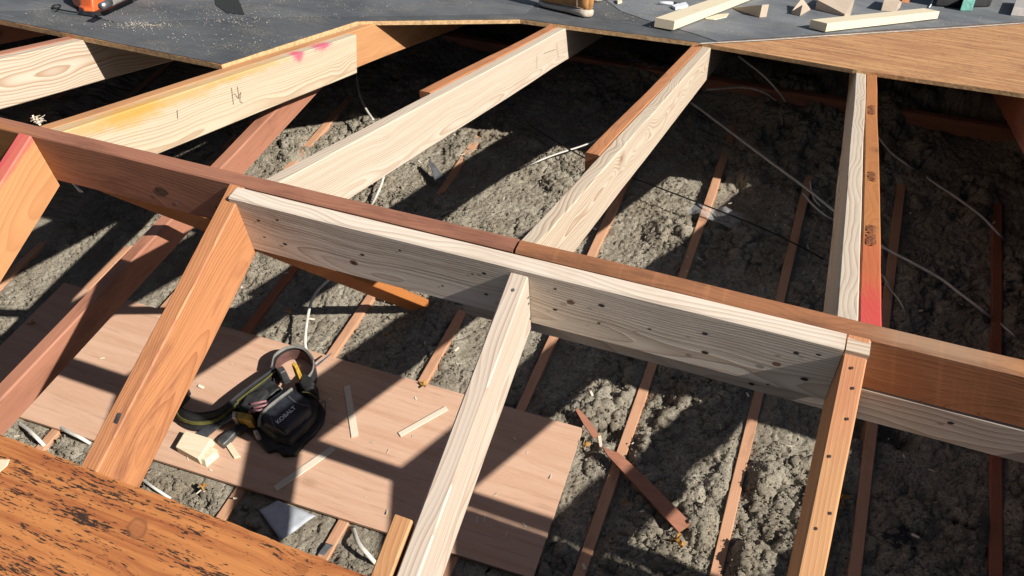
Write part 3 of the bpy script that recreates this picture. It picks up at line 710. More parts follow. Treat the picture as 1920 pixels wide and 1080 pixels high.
# ================================================================== TOOL BELT
m_blk = plain('black_leather', (.017, .018, .019), .55, bumps=(60., .6, .004), var=.55, vs=22.)
m_blk2 = plain('black_webbing', (.022, .022, .022), .75, bumps=(320., .6, .0012), var=.3)
m_navy = plain('navy_nylon', (.022, .026, .035), .5, bumps=(70., .5, .004), var=.6, vs=18.)
m_trim = plain('grey_binding', (.20, .19, .17), .7, bumps=(300., .5, .001))
m_yel = plain('yellow_webbing', (.13, .12, .028), .65)
m_tanin = plain('belt_lining', (.12, .055, .045), .8, bumps=(200., .5, .001))
m_steel = plain('worn_steel', (.42, .42, .43), .36, .9, bumps=(60., .2, .001), var=.2)
m_dsteel = plain('dull_steel', (.14, .14, .14), .5, .7, bumps=(120., .4, .001))
m_white = plain('white_print', (.75, .76, .78), .6, var=.03)
m_red = plain('red_plastic', (.55, .03, .02), .4)
m_amber = plain('amber_plastic', (.50, .30, .04), .4)
tb = empty('tool_belt', pz(540, 780, ZP))
tag(tb, 'black and yellow tool belt with leather pouches lying on the plywood', 'tool belt')
Z = lambda u, v, h: pz(u, v, ZP+h)
A = [Z(352, 728, .045), Z(333, 752, .045), Z(338, 778, .045), Z(370, 790, .045), (Z(412, 782, .048)), Z(450, 752, .052), Z(490, 722, .055), Z(522, 700, .055)]
ribbon('padded_belt', A, .078, .012, m_blk2, tb, side=Vector((.12, .42, 1)), sub=8)
ribbon('rim', [a+Vector((.0, -.012, -.036)) for a in A], .016, .016, m_blk, tb, side=Vector((0, .3, 1)), sub=8)
sh = Vector((.004, -.011, .004))
ribbon('yellow_stripe', [a+sh for a in A[1:6]], .015, .003, m_yel, tb, side=Vector((.12, .42, 1)), sub=8)
ribbon('yellow_stripe', [a+sh+Vector((.012, -.006, .022)) for a in (Z(446, 752, .05), Z(470, 733, .055), Z(498, 712, .058), Z(518, 695, .06))], .014, .003, m_yel, tb, side=Vector((.5, .42, 1)), sub=8)
B_ = [Z(516, 722, .035), Z(513, 698, .036), Z(520, 676, .036), Z(545, 661, .036), Z(572, 663, .036), Z(589, 682, .036), Z(590, 704, .036), Z(578, 722, .036), Z(556, 730, .036)]
ribbon('strap_loop', B_, .062, .006, m_blk2, tb, side=Vector((0, .15, 1)), sub=8)
ctr = Z(552, 695, .036)
ribbon('strap_lining', [ctr.lerp(b, .90)+Vector((0, 0, -.004)) for b in B_], .048, .003, m_tanin, tb, side=Vector((0, .15, 1)), sub=8)
ribbon('strap_binding', [b+Vector((0, -.001, .034)) for b in B_[1:-1]], .012, .006, m_trim, tb, side=Vector((0, 1, .6)), sub=8)
ribbon('strap_end', [Z(586, 690, .05), Z(604, 676, .05), Z(622, 662, .045)], [.014, .012, .004], .003, m_steel, tb, side=Vector((0, .6, 1)))
ribbon('pencil', [Z(577, 720, .03), Z(592, 688, .045)], [.008, .008], .007, m_red, tb, side=Vector((0, .3, 1)))
def mesh_from_ground(name, base, h, f, mat, bev, parent=tb, z0=.0, lean=Vector((0, 0, 0)), seg=3):
    P = [pz(u, v, ZP)+Vector((0, 0, z0)) for u, v in base]; c = sum(P, Vector())/len(P)
    T = [c.lerp(p, f)+Vector((0, 0, h))+lean for p in P]
    o = hexa(name, P, T, mat, parent, bev=bev*.45, seg=1, smooth=True)
    md = o.modifiers.new('soft', 'SUBSURF'); md.levels = 2; md.render_levels = 2
    if h > .03 and mat in (m_blk, m_blk2, m_navy):
        tx_ = bpy.data.textures.get('folds') or bpy.data.textures.new('folds', 'CLOUDS'); tx_.noise_scale = .022
        dm = o.modifiers.new('folds', 'DISPLACE'); dm.texture = tx_; dm.strength = .010; dm.mid_level = .5; dm.texture_coords = 'GLOBAL'
    return o
# back apron of the pouch set, flattened on the board
mesh_from_ground('apron', [(458, 808), (480, 798), (520, 770), (565, 745), (599, 752), (613, 772), (608, 797), (592, 818), (574, 834), (556, 858), (532, 860), (520, 848), (503, 853), (484, 832)], .020, .95, m_blk, .006)
mesh_from_ground('pouch_back', [(476, 802), (560, 735), (602, 760), (601, 790), (575, 822), (548, 846), (520, 838)], .042, .86, m_blk, .012, z0=.012)
# main pouch
mp = mesh_from_ground('main_pouch', [(492, 812), (494, 782), (547, 742), (594, 768), (596, 792), (541, 840)], .082, .90, m_navy, .022, z0=.008, seg=5)
rimP = [Z(486, 800, .062), Z(489, 780, .082), Z(512, 757, .092), Z(548, 730, .088)]
ribbon('lit_pouch_rim', rimP, .022, .010, m_trim, tb, side=Vector((.3, .3, .9)), sub=6)  # pocket rim coloured grey to stand for light catching its edge
tube('seam', [Z(540, 742, .1), Z(556, 755, .1), Z(580, 762, .092)], .0012, m_trim, tb, seg=5)
tube('seam', [Z(506, 775, .1), Z(515, 800, .094), Z(535, 815, .085)], .0012, m_trim, tb, seg=5)
# flap loop at the top right
mesh_from_ground('side_pouch', [(566, 742), (578, 722), (598, 734), (603, 756), (580, 762)], .085, .85, m_blk, .01, z0=.01)
tube('yellow_piping', [Z(566, 735, .095), Z(580, 737, .1), Z(596, 748, .09)], .0022, m_yel, tb, seg=6)
tube('ring', [Z(600, 758, .03), Z(609, 752, .045), Z(610, 768, .03)], .002, m_dsteel, tb, seg=6)
# second pouch, open, reddish tools inside
mesh_from_ground('open_pouch', [(440, 775), (452, 756), (520, 722), (540, 742), (482, 790), (462, 796)], .055, .88, m_blk, .010, z0=.006)
mesh_from_ground('pouch_pocket', [(452, 786), (470, 762), (512, 742), (520, 758), (484, 798)], .075, .8, m_blk2, .008, z0=.006)
for (a, b) in [((470, 758), (500, 752)), ((475, 765), (505, 758)), ((466, 772), (494, 768))]:
    tube('gripper', [Z(*a, .088), Z(*b, .084)], .005, plain('pouch_contents', (.30, .13, .14), .5, vs=200.), tb, seg=6)
mesh_from_ground('belt_buckle', [(532, 728), (545, 720), (553, 732), (540, 738)], .075, .9, m_dsteel, .004, z0=.05)
mesh_from_ground('metal_tag', [(488, 835), (497, 834), (498, 838), (489, 839)], .052, .9, m_steel, .0008, z0=.048)
# KOBALT lettering on the main pouch
def text_mesh(name, body, m, size, mat, parent, ext=.0004, sx=1.0):
    cu = bpy.data.curves.new(name, 'FONT'); cu.body = body; cu.size = size; cu.extrude = ext; cu.align_x = 'CENTER'; cu.align_y = 'CENTER'; cu.offset = size*.03
    ob = bpy.data.objects.new(name, cu); COL.objects.link(ob)
    me = bpy.data.meshes.new_from_object(ob.evaluated_get(bpy.context.evaluated_depsgraph_get()))
    bpy.data.objects.remove(ob); me.materials.clear(); me.materials.append(mat)
    o = bpy.data.objects.new(name, me); o.matrix_world = m @ Matrix.Diagonal((sx, 1, 1, 1)); return link(o, parent)
bpy.context.view_layer.update()
q0, q1 = Z(520, 792, .0912), Z(552, 764, .0912)
tx = (q1-q0).normalized(); ty = Vector((0, 0, 1)).cross(tx).normalized()
text_mesh('lettering', 'KOBALT', frame((q0+q1)/2+Vector((0, 0, .0)), tx, ty, Vector((0, 0, 1))), .024, m_white, tb, sx=.95)
# tape measures and steel tools: things of their own
def thing_bar(name, base, h, mat, lab, cat, z0=0.0, bev=.002):
    P = [pz(u, v, ZP+z0) for u, v in base]; o = hexa(name, P, [p+Vector((0, 0, h)) for p in P], mat, bev=bev, smooth=False); return tag(o, lab, cat)
tm = empty('tape_measure', Z(470, 798, .03)); tag(tm, 'yellow and black tape measure poking out below the open pouch', 'tape measure')
mesh_from_ground('case', [(448, 803), (452, 790), (484, 796), (482, 810)], .058, .95, m_amber, .005, tm, z0=.014)
mesh_from_ground('clip', [(446, 806), (448, 793), (456, 795), (454, 808)], .064, .9, m_steel, .002, tm, z0=.020)
tm2 = empty('tape_measure', Z(572, 722, .07)); tag(tm2, 'amber capped tool in the top of the right side pouch', 'tool')
mesh_from_ground('cap', [(563, 730), (568, 724), (578, 730), (572, 738)], .098, .85, m_amber, .004, tm2, z0=.06)
# pry bar: a flat bar that widens to a claw, with a nail slot
pb = bmesh.new(); secs = [(446, 774, .012, .050), (425, 786, .014, .046), (405, 797, .016, .036), (385, 811, .024, .020), (372, 820, .028, .008)]
rg = []
for i, (u, v, hw, h) in enumerate(secs):
    c = Z(u, v, h); d = (Z(*secs[min(i+1, 4)][:2], 0)-Z(*secs[max(i-1, 0)][:2], 0)).normalized(); s = Vector((-d.y, d.x, .15)).normalized()
    th = .005 if i < 4 else .002
    rg.append([pb.verts.new(c-s*hw), pb.verts.new(c+s*hw), pb.verts.new(c+s*hw-Vector((0, 0, th))), pb.verts.new(c-s*hw-Vector((0, 0, th)))])
for a, c in zip(rg, rg[1:]):
    for k in range(4): pb.faces.new((a[k], a[(k+1) % 4], c[(k+1) % 4], c[k]))
pb.faces.new(rg[0]); pb.faces.new(rg[-1][::-1])
pbt = bm_obj('pry_bar', pb, m_steel); tag(pbt, 'flat steel pry bar with a nail slot sticking out of the pouch', 'pry bar')
hole = [Z(402, 797, .0385), Z(408, 793, .0420), Z(411, 796, .0415), Z(404, 800, .0380)]
mesh_obj('nail_slot', [h+Vector((0, 0, .002)) for h in hole], [(0, 1, 2, 3)], m_hole, pbt)
hm = empty('hammer', Z(435, 830, .01)); tag(hm, 'dull black hammer head below the tape measure', 'hammer')
mesh_from_ground('head', [(408, 832), (417, 822), (440, 806), (452, 812), (432, 834), (420, 844)], .026, .85, m_dsteel, .005, hm, z0=.0)
mesh_from_ground('handle', [(440, 812), (462, 796), (472, 806), (450, 822)], .030, .9, m_blk2, .006, hm, z0=.006)

# ================================================================== LOOSE THINGS ON THE INSULATION
def sliver_bm(P, h):  # flat tapering board from four ground corners
    return P
sp1 = [pz(u, v, .035) for u, v in [(1272, 1000), (1296, 984), (1205, 892), (1160, 852), (1140, 845), (1128, 838), (1140, 858), (1152, 870)]]
def plate(name, P, t, mat, lab=None, cat=None, parent=None, group=None, bev=0):
    n = Vector((0, 0, t)); o = hexa(name, P, [p+n for p in P], mat, parent, bev=bev)
    if lab: tag(o, lab, cat, group)
    return o
plate('broken_lath', sp1, .010, m_old_red, 'long broken reddish lath lying across a joist strip', 'broken lath')
sp2 = [pz(u, v, .03) for u, v in [(1079, 770), (1084, 767), (1102, 786), (1124, 818), (1112, 822), (1095, 798)]]
plate('wood_splinter', sp2, .006, m_old_red, 'pointed reddish splinter near the plywood corner', 'splinter')
plate('wood_splinter', [pz(u, v, .03) for u, v in [(1121, 818), (1127, 817), (1130, 840), (1125, 842)]], .003, m_lath, 'small pale splinter above the broken lath', 'splinter')
plate('painted_block', [pz(u, v, .02) for u, v in [(726, 560), (719, 541), (731, 530), (757, 537), (756, 562), (752, 568)]], .022,
      wood('painted_offcut', (.55, .20, .10), (.35, .12, .06), ring=.005, spots=[((0, 0, 0), (2.9, 2.9, 2.9), (.5, .05, .04), .25)]), 'red stained lumber offcut behind the brace', 'wood block')
m_paper = plain('paper', (.50, .52, .55), .8, bumps=(30., .4, .004), var=.12, vs=25.)
def sheet(name, P, mat, lab, cat, amp=.006, nn=8, th=.0008):
    a, b, c, d = P; V = []; Fs = []
    for i in range(nn+1):
        for j in range(nn+1):
            s, t = i/nn, j/nn; q = a.lerp(b, s).lerp(d.lerp(c, s), t); q = q+Vector((0, 0, mn.noise(q*23)*amp)); V.append(q)
    for i in range(nn):
        for j in range(nn): k = i*(nn+1)+j; Fs.append((k, k+nn+1, k+nn+2, k+1))
    o = mesh_obj(name, V, Fs, mat, smooth=True)
    md = o.modifiers.new('t', 'SOLIDIFY'); md.thickness = th
    return tag(o, lab, cat)
sheet('paper_sheet', [pz(486, 957, .022), pz(520, 938, .022), pz(592, 967, .030), pz(527, 1014, .030)], m_paper, 'crumpled white paper scrap half under the plywood edge', 'paper')
m_feltbit = plain('felt_scrap', (.10, .10, .105), .8, bumps=(150., .5, .002))
sheet('felt_scrap', [pz(803, 300, .05), pz(812, 305, .045), pz(838, 338, .03), pz(815, 341, .035)], m_feltbit, 'small grey torn felt scrap on sunlit insulation', 'felt scrap')
sheet('felt_scrap', [pz(590, 1045, .0), pz(612, 1018, .01), pz(625, 1022, .01), pz(600, 1050, .0)], m_feltbit, 'dark scrap tucked beside the joist near the lower deck', 'felt scrap')
sheet('felt_scrap', [pz(1652, 1003, .012), pz(1695, 985, .015), pz(1705, 1012, .012), pz(1680, 1030, .01)], plain('dark_paper', (.02, .021, .025), .8), 'flat black paper scrap in the shade at lower right', 'felt scrap')
def film(name, P, lab):
    B = NB('clear_film'); B.b.inputs['Base Color'].default_value = (.8, .8, .8, 1); B.b.inputs['Roughness'].default_value = .12
    B.b.inputs['Alpha'].default_value = .13; B.b.inputs['Specular IOR Level'].default_value = .9
    B.L.new(B.bump(B.noise(B.obj(), 40., 3.), .8, .01), B.b.inputs['Normal'])
    return sheet(name, P, B.m, lab, 'plastic film', amp=.03, nn=12)
film('plastic_film', [pz(1285, 395, .03), pz(1310, 380, .06), pz(1395, 402, .05), pz(1382, 430, .02)], 'crumpled shiny clear film by a joist in the shade')
# leaves
def leaf(u, v, s, a, lab, colr=(.40, .20, .045), z=.03, n=5):
    B = bpy.data.materials.get('dry_leaf') or plain('dry_leaf', colr, .6, vs=80.); c = pz(u, v, z); rnd = random.Random(int(u))
    V = [c]; N = n*4
    for i in range(N):
        t = i/N*2*math.pi; r = s*(.35+.65*max(0, math.cos(n*t*.5))**2)*rnd.uniform(.75, 1.1); hgt = .35*s*math.sin(t*2+a)+rnd.uniform(-.1, .1)*s
        V.append(c+Vector((math.cos(t+a)*r, math.sin(t+a)*r, hgt+.2*s)))
    Fs = [(0, 1+i, 1+(i+1) % N) for i in range(N)]
    o = mesh_obj('dry_leaf', V, Fs, B); md = o.modifiers.new('t', 'SOLIDIFY'); md.thickness = .0006
    return tag(o, lab, 'leaf', 'dry leaves fallen on the insulation')
for u, v, s, a, lab in [(1576, 935, .034, .3, 'yellow dry leaf right of the orange lower rafter'), (1268, 1012, .030, 1., 'curled dry leaf below the broken lath end'),
                        (1278, 1022, .022, 2.2, 'smaller curled leaf fragment beside the broken lath end'), (1170, 942, .020, .2, 'brown leaf in shade left of the broken lath'),
                        (1098, 835, .022, 2., 'pale leaf bit by the plywood corner'), (540, 584, .022, 1.4, 'small leaf in shade right of the red ended joist'),
                        (726, 628, .018, .8, 'tiny orange leaf at the foot of the brace'), (795, 722, .026, 2.9, 'orange leaf bits at the plywood top edge by the film'),
                        (380, 912, .020, .5, 'bright leaf bit between lower deck and plywood'), (60, 607, .022, 1.7, 'pale leaf on the plywood at far left')]:
    leaf(u, v, s, a, lab, z=.03 if 'plywood at' not in lab else ZP+.004)

# ================================================================== CABLES
m_cab = plain('white_cable', (.66, .62, .54), .55, var=.12, vs=30.)
m_bcab = plain('black_wire', (.012, .012, .012), .5)
def cable(px, r, lab, mat=m_cab, name='cable', flat=.7):
    P = [pz(p[0], p[1], p[2]+(.014 if p[2] > .005 else 0)) for p in px]; r = r*1.2
    o = tube(name, P, r, mat, flat=flat, sub=8); return tag(o, lab, 'cable')
cable([(1296, 192, .16), (1350, 232, .12), (1400, 270, .09), (1460, 315, .07), (1510, 352, .06), (1560, 392, .05), (1610, 430, .04), (1655, 463, .04), (1700, 487, .04), (1760, 520, .04), (1800, 550, .04), (1845, 584, .03), (1862, 598, -.02)], .0058, 'long white cable running across the right hand bays')
cable([(1505, 362, .05), (1522, 382, .04), (1548, 404, .03), (1580, 420, 0)], .0045, 'short white cable end curling left of the right upper rafter')
cable([(1518, 340, .06), (1526, 372, .05), (1538, 386, .04)], .003, 'thin wire tail crossing the long white cable')
cable([(1640, 248, .10), (1670, 285, .06), (1700, 308, .05), (1722, 322, 0)], .0052, 'white cable dipping into insulation right of the right upper rafter')
cable([(1732, 326, -.02), (1745, 338, .04), (1790, 368, .06), (1840, 405, .05), (1872, 438, .04), (1888, 452, -.01)], .0052, 'white cable rising again in the shaded far right bay')
cable([(1876, 605, -.02), (1882, 612, .02), (1903, 630, .02), (1908, 636, -.02)], .004, 'short white cable bit at the far right')
cable([(1650, 512, -.01), (1662, 526, .02), (1672, 545, .0)], .003, 'small wire piece beside the pink rafter end')
cable([(1660, 530, .0), (1690, 570, .03), (1700, 600, -.01)], .003, 'thin wire piece near the right ridge')
cable([(985, 230, .12), (1060, 276, .06), (1130, 312, .05), (1230, 350, .05), (1330, 388, .05), (1430, 428, .05), (1500, 462, .04), (1545, 486, .03)], .0028, 'long thin black wire across the middle bays', m_bcab, 'wire', 1)
cable([(975, 318, -.02), (990, 310, .04), (1040, 290, .05), (1090, 274, .05), (1130, 258, .05)], .0042, 'white cable under the short old rafter end')
cable([(1385, 105, .35), (1430, 140, .30), (1460, 172, .25), (1472, 190, .2)], .005, 'dim cable hanging in the dark attic between right rafters')
cable([(1325, 168, .2), (1390, 164, .2), (1430, 172, .2), (1455, 188, .15)], .005, 'dim cable over the far plate')
cable([(668, 120, .1), (672, 165, .1), (684, 200, .1), (700, 225, .1)], .005, 'dim cable hanging behind the fine grained rafter')
cable([(722, 316, .03), (716, 342, .05), (706, 366, .04), (692, 392, .0)], .006, 'white cable looping up at the back of the left ridge')
cable([(640, 505, .02), (608, 532, .05), (586, 560, .06), (576, 600, .06), (572, 640, .05), (575, 662, .02)], .0052, 'white cable arching from the brace to the plywood')
cable([(30, 790, .0), (52, 805, .02), (70, 822, .02), (92, 845, -.02)], .006, 'white cable at the lower left by the deck edge')
cable([(105, 795, .0), (125, 808, .02), (150, 820, .02), (170, 832, .0)], .006, 'second white cable at the lower left nearer the old rafter')
cable([(255, 890, .0), (285, 912, .02), (320, 935, .0)], .0045, 'thin cable in the gap right of the old rafter foot')
cable([(662, 990, .0), (672, 1018, .03), (690, 1040, .03), (708, 1060, .0)], .0065, 'white curved cable in the gap by the rafter stub')
plate('metal_strap', [Vector(p) for p in (pz(131, 340, .9), pz(142, 345, .9), pz(158, 362, .88), pz(150, 362, .88))], .004, m_steel, 'short grey metal strap hanging below the left ridge', 'metal strap')
plate('dark_mark', [pl(214, 792, .0022), pl(222, 774, .0022), pl(228, 775, .0022), pl(220, 795, .0022)], .0006, plain('tar_smear', (.05, .05, .055), .6), 'dark tar smear on the streaky old rafter', 'smear')

# ================================================================== THINGS ON THE FAR DECK
AW = Vector((0, 1, -TP)); DK = .019
def deck_bar(name, a, b, wd, h, mat, lab, group=None, lift=0.0):
    o = bar(name, pu(*a, DK), pu(*b, DK), NU, wd, h, mat, AW, lift=lift+.0008)
    return tag(o, lab, 'lumber', group)
o = deck_bar('lumber_length', (1262, 59), (1560, -58), .089, .038, m_bright, 'long pale board end pointing at the viewer on the felt', lift=.004)
o = deck_bar('lumber_length', (1547, 62), (1757, 37), .089, .038, m_bright, 'short pale board lying along the felt edge at right', lift=.004)
def deck_poly(name, base, h, mat, lab, cat, group=None, topf=None, bev=.0015):
    P = [pu(u, v, DK+.001) for u, v in base]; T = [p+NU*h for p in P] if topf is None else topf(P)
    o = hexa(name, P, T, mat, bev=bev); return tag(o, lab, cat, group)
WG = 'cut wedge blocks scattered on the felt'
m_blkw = wood('cut_block', (.56, .45, .34), (.36, .26, .18), ring=.006, ringc=.8, wave=.03, streak=.4)
# wedge shapes: tall end on one side, feather edge on the other
def wedge(base, hs, lab):
    P = [pu(u, v, DK+.001) for u, v in base]; o = hexa('wedge_block', P, [p+NU*h for p, h in zip(P, hs)], m_blkw, bev=.001); return tag(o, lab, 'wood block', WG)
wedge([(1374, 16), (1424, 33), (1437, 32), (1386, 14)], [.004, .060, .060, .004], 'wedge block with grey face nearest the long pale board')
wedge([(1483, 26), (1500, 30), (1519, 19), (1500, 14)], [.012, .055, .006, .05], 'small pyramid like wedge block with line grain')
wedge([(1528, 18), (1583, 31), (1594, 29), (1600, 8), (1548, 4)], [.050, .012, .006, .03, .05], 'larger wedge block pair next to the pyramid wedge')
wedge([(1652, 20), (1680, 22), (1688, 14), (1665, 6)], [.055, .045, .03, .05], 'upright tapered block above the right board')
deck_poly('brown_block', [(1690, 5), (1704, 6), (1706, -4), (1692, -6)], .03, m_old, 'tiny brown block at the top edge', 'wood block')
deck_poly('wood_block', [(1895, 29), (1990, 36), (1990, 12), (1902, 8)], .045, plain('grey_lumber', (.40, .37, .34), .7, var=.1), 'grey weathered block at the top right corner', 'wood block')
deck_poly('wood_chip', [(1322, 36), (1345, 29), (1366, 27), (1362, 33), (1340, 38)], .006, m_bright, 'split chip beneath the long pale board', 'wood chip')
deck_poly('wood_chip', [(1155, 3), (1163, 1), (1166, 6), (1158, 8)], .012, m_bright, 'small chip on the felt right of the boot', 'wood chip')
mk = empty('marker_pen', pu(1255, 6, DK)); tag(mk, 'white marker pen on the felt beside the long pale board', 'marker pen')
tube('barrel', [pu(1236, 5, DK+.010), pu(1262, 6.5, DK+.010)], .008, m_white, mk, seg=12)
tube('cap', [pu(1262, 6.5, DK+.010), pu(1275, 7.5, DK+.010)], .0088, plain('pen_cap', (.05, .05, .06), .4), mk, seg=12)
P_ = [pl(u, v, .0145) for u, v in ((-8, 872), (2, 862), (19, 862), (14, 874), (0, 886))]
tag(hexa('wood_chip', P_, [p+NL*.004 for p in P_], m_bright, bev=.0008), 'pale wood chip on the specked deck at the left edge', 'wood chip')
deck_poly('paper_scrap', [(1258, 14), (1285, 8), (1290, 14), (1266, 19)], .012, m_white, 'white curled scrap by the marker pen', 'scrap')
# bag with a teal label at the top right
bagP = [(1752, 12), (1800, 15), (1856, 13), (1858, -22), (1752, -24)]
bg_ = empty('tool_bag', pu(1800, 0, DK)); tag(bg_, 'black tool bag with a teal pouch at the top right', 'tool bag')
P = [pu(u, v, DK+.001) for u, v in bagP]; hexa('bag_body', P, [p+NU*.16 for p in P], m_blk2, bg_, bev=.012, smooth=True)
P = [pu(u, v, DK+.001) for u, v in [(1800, 20), (1822, 21), (1824, 14), (1801, 13)]]; hexa('teal_pouch', P, [p+NU*.06 for p in P], plain('teal_cloth', (.14, .36, .30), .8, bumps=(90., .5, .003)), bg_, bev=.005)
tube('cord', [pu(1751, -12, DK+.02), pu(1748, 4, DK+.01), pu(1742, 14, DK+.004)], .004, m_white, bg_, seg=6)
# orange saw at the top left
sw = empty('power_saw', pu(170, 5, DK)); tag(sw, 'orange and black power saw at the top left on the felt', 'power saw')
m_or = plain('orange_plastic', (.66, .13, .035), .38, bumps=(60., .15, .001), var=.08)
def up_prism(name, base, z0, h, mat, parent, bev=.006, f=.94):
    P = [pu(u, v, DK+.001)+NU*z0 for u, v in base]; c = sum(P, Vector())/len(P)
    return hexa(name, P, [c.lerp(p, f)+NU*h for p in P], mat, parent, bev=bev, seg=3, smooth=True)
up_prism('housing', [(138, 14), (152, 22), (176, 27), (200, 20), (235, 2), (300, -22), (280, -50), (140, -40), (131, -4)], .006, .062, m_or, sw, bev=.012)
up_prism('front_guard', [(148, 22), (158, 27), (178, 28), (192, 22), (188, 17), (160, 18)], 0, .022, m_or, sw, bev=.005)
up_prism('vent', [(160, 2), (176, 6), (184, -2), (170, -6)], .060, .014, m_blk, sw, bev=.003)
tube('chrome_cap', [pu(190, 12, DK+.072), pu(206, 4, DK+.074)], .012, m_steel, sw, seg=16)
tube('guide_bar', [pu(208, 6, DK+.06), pu(262, -18, DK+.06)], .010, m_trim, sw, seg=10)
up_prism('base_plate', [(146, 27), (180, 32), (205, 26), (246, 5), (310, -20), (300, -26), (150, 20)], 0, .012, m_blk, sw, bev=.003)
tube('cord', [pu(148, 24, DK+.008), pu(128, 21, DK+.008), pu(108, 17, DK+.008), pu(98, 12, DK+.008), pu(106, 9, DK+.010), pu(114, 10, DK+.012), pu(108, 15, DK+.018), pu(98, 15, DK+.014)], .0026, m_bcab, sw, seg=6)

# sawdust and shavings
def bits(name, pts, mat, lab, cat, smin, smax):
    V = []; Fs = []; rnd = random.Random(5)
    for (q, n) in pts:
        n = Vector(n).normalized(); a = rnd.uniform(0, 6.28); x = Vector((math.cos(a), math.sin(a), 0)); x = (x-n*x.dot(n)).normalized(); y = n.cross(x)
        l = rnd.uniform(smin, smax); ww = l*rnd.uniform(.12, .5); tl = rnd.uniform(-.3, .3)
        k = len(V); o = q+n*.0012
        for (s, t, h) in ((-1, -1, 0), (1, -1, abs(tl)), (1, 1, abs(tl)), (-1, 1, 0)):
            V.append(o+x*l*.5*s+y*ww*.5*t+n*h*l)
        for (s, t, h) in ((-1, -1, 0), (1, -1, abs(tl)), (1, 1, abs(tl)), (-1, 1, 0)):
            V.append(o+x*l*.5*s+y*ww*.5*t+n*(h*l+.0008))
        Fs += [(k+3, k+2, k+1, k), (k+4, k+5, k+6, k+7), (k, k+1, k+5, k+4), (k+1, k+2, k+6, k+5), (k+2, k+3, k+7, k+6), (k+3, k, k+4, k+7)]
    return tag(mesh_obj(name, V, Fs, mat), lab, cat, kind='stuff')
rnd = random.Random(9); pts = []
for (u, v, su, sv, n) in [(265, 47, 30, 4, 200), (330, 25, 70, 8, 80), (440, 40, 40, 5, 90), (470, 75, 60, 14, 50), (300, 70, 90, 15, 50), (700, 18, 150, 12, 110), (1200, 22, 90, 18, 160), (1500, 40, 160, 15, 160), (1790, 42, 50, 6, 70), (80, 40, 60, 15, 40)]:
    for _ in range(n):
        a, b = rnd.gauss(u, su), rnd.gauss(v, sv); q = pu(a, b, .0200)
        if -2 < b < 110 and q.y > 1.0 + (0 if q.x > -1.35 else -.22) and not (q.x > -1.36 and q.y < 1.62) and not (q.x > -1.0 and q.y < 2.12) and (b < 40 + (a-1920)*-.07): pts.append((q, NU))
bits('sawdust', pts, m_lath, 'pale sawdust and chips scattered over the felt', 'sawdust', .001, .005)
pts = []
for _ in range(230):
    q = Vector((rnd.uniform(-2.4, 1.3), rnd.uniform(-.2, 2.2), .012))
    if not (-2.5 < q.x < -.05 and -.1 < q.y < .58): pts.append((q+Vector((0, 0, rnd.uniform(0, .012))), (rnd.uniform(-.3, .3), rnd.uniform(-.3, .3), 1)))
for _ in range(45):
    pts.append((Vector((rnd.uniform(-2.3, -.1), rnd.uniform(-.06, .5), ZP)), (0, 0, 1)))
bits('wood_shavings', pts, m_lath, 'thin wood shavings and splinters scattered on insulation and plywood', 'shavings', .004, .024)
# curl of shavings behind the left ridge end
V = []
for i in range(14):
    a = rnd.uniform(0, 6.28); c = on(rnd.uniform(62, 84), rnd.uniform(222, 232), (0, 0, 1), H+rnd.uniform(0, .02)); V.append((c, (math.cos(a), math.sin(a), 1.2)))
bits('shaving_curl', V, m_lath, 'small heap of white shavings on the left ridge by the stained rafter', 'shavings', .012, .024)

# ink stamps and pencil marks
m_ink = plain('ink', (.24, .085, .035), .7, var=.4, vs=300.)
def slope_frame(p, side): return frame(p, -SU, XAX*side, NU) if side > 0 else frame(p, -SU, XAX*side, NU)
for (v, body) in [(440, 'KILN DRIED'), (330, 'UTILITY'), (205, 'KILN DRIED')]:
    c = on(1626, v, (0, TP, 1), H+.0006+.0008*CP); c = Vector((.590, c.y, c.z))
    fr_ = Matrix((-SU, XAX, NU)).transposed().to_4x4(); fr_.translation = c + NU*.0022
    if (-SU).cross(XAX).dot(NU) < 0: fr_ = Matrix((-SU, XAX, -NU)).transposed().to_4x4(); fr_.translation = c + NU*.0022
    text_mesh('ink_stamp', body, fr_, .022, m_ink, r3o)
r0 = [x for x in COL.objects if x.get('label', '').startswith('new pale rafter with amber')][0]
def stroke(pts, x, parent, r=.0009):
    P = [on(u, v, (1, 0, 0), x)+Vector((.0006, 0, 0)) for u, v in pts]
    bm = bmesh.new()
    for a, b in zip(P, P[1:]):
        d = (b-a).normalized(); n = d.cross(Vector((1, 0, 0)))*r
        bm.faces.new([bm.verts.new(q) for q in (a-n, b-n, b+n, a+n)])
    return bm_obj('pencil_mark', bm, plain('pencil', (.16, .09, .07), .8), parent)
XR = -1.2605+.0018
stroke([(332, 206), (333, 222)], XR, r0); stroke([(434, 164), (438, 196)], XR, r0); stroke([(445, 162), (449, 186)], XR, r0)
stroke([(434, 180), (440, 175), (446, 184), (452, 172), (450, 190), (455, 193)], XR, r0, .0007)
r1 = [x for x in COL.objects if x.get('label', '').startswith('new pale rafter with fine straight')][0]
XR1 = -.650+.0018
stroke([(1044, 80), (1048, 112)], XR1, r1); stroke([(1007, 104), (1006, 130)], XR1, r1); stroke([(1020, 100), (1043, 92)], XR1, r1, .0007)

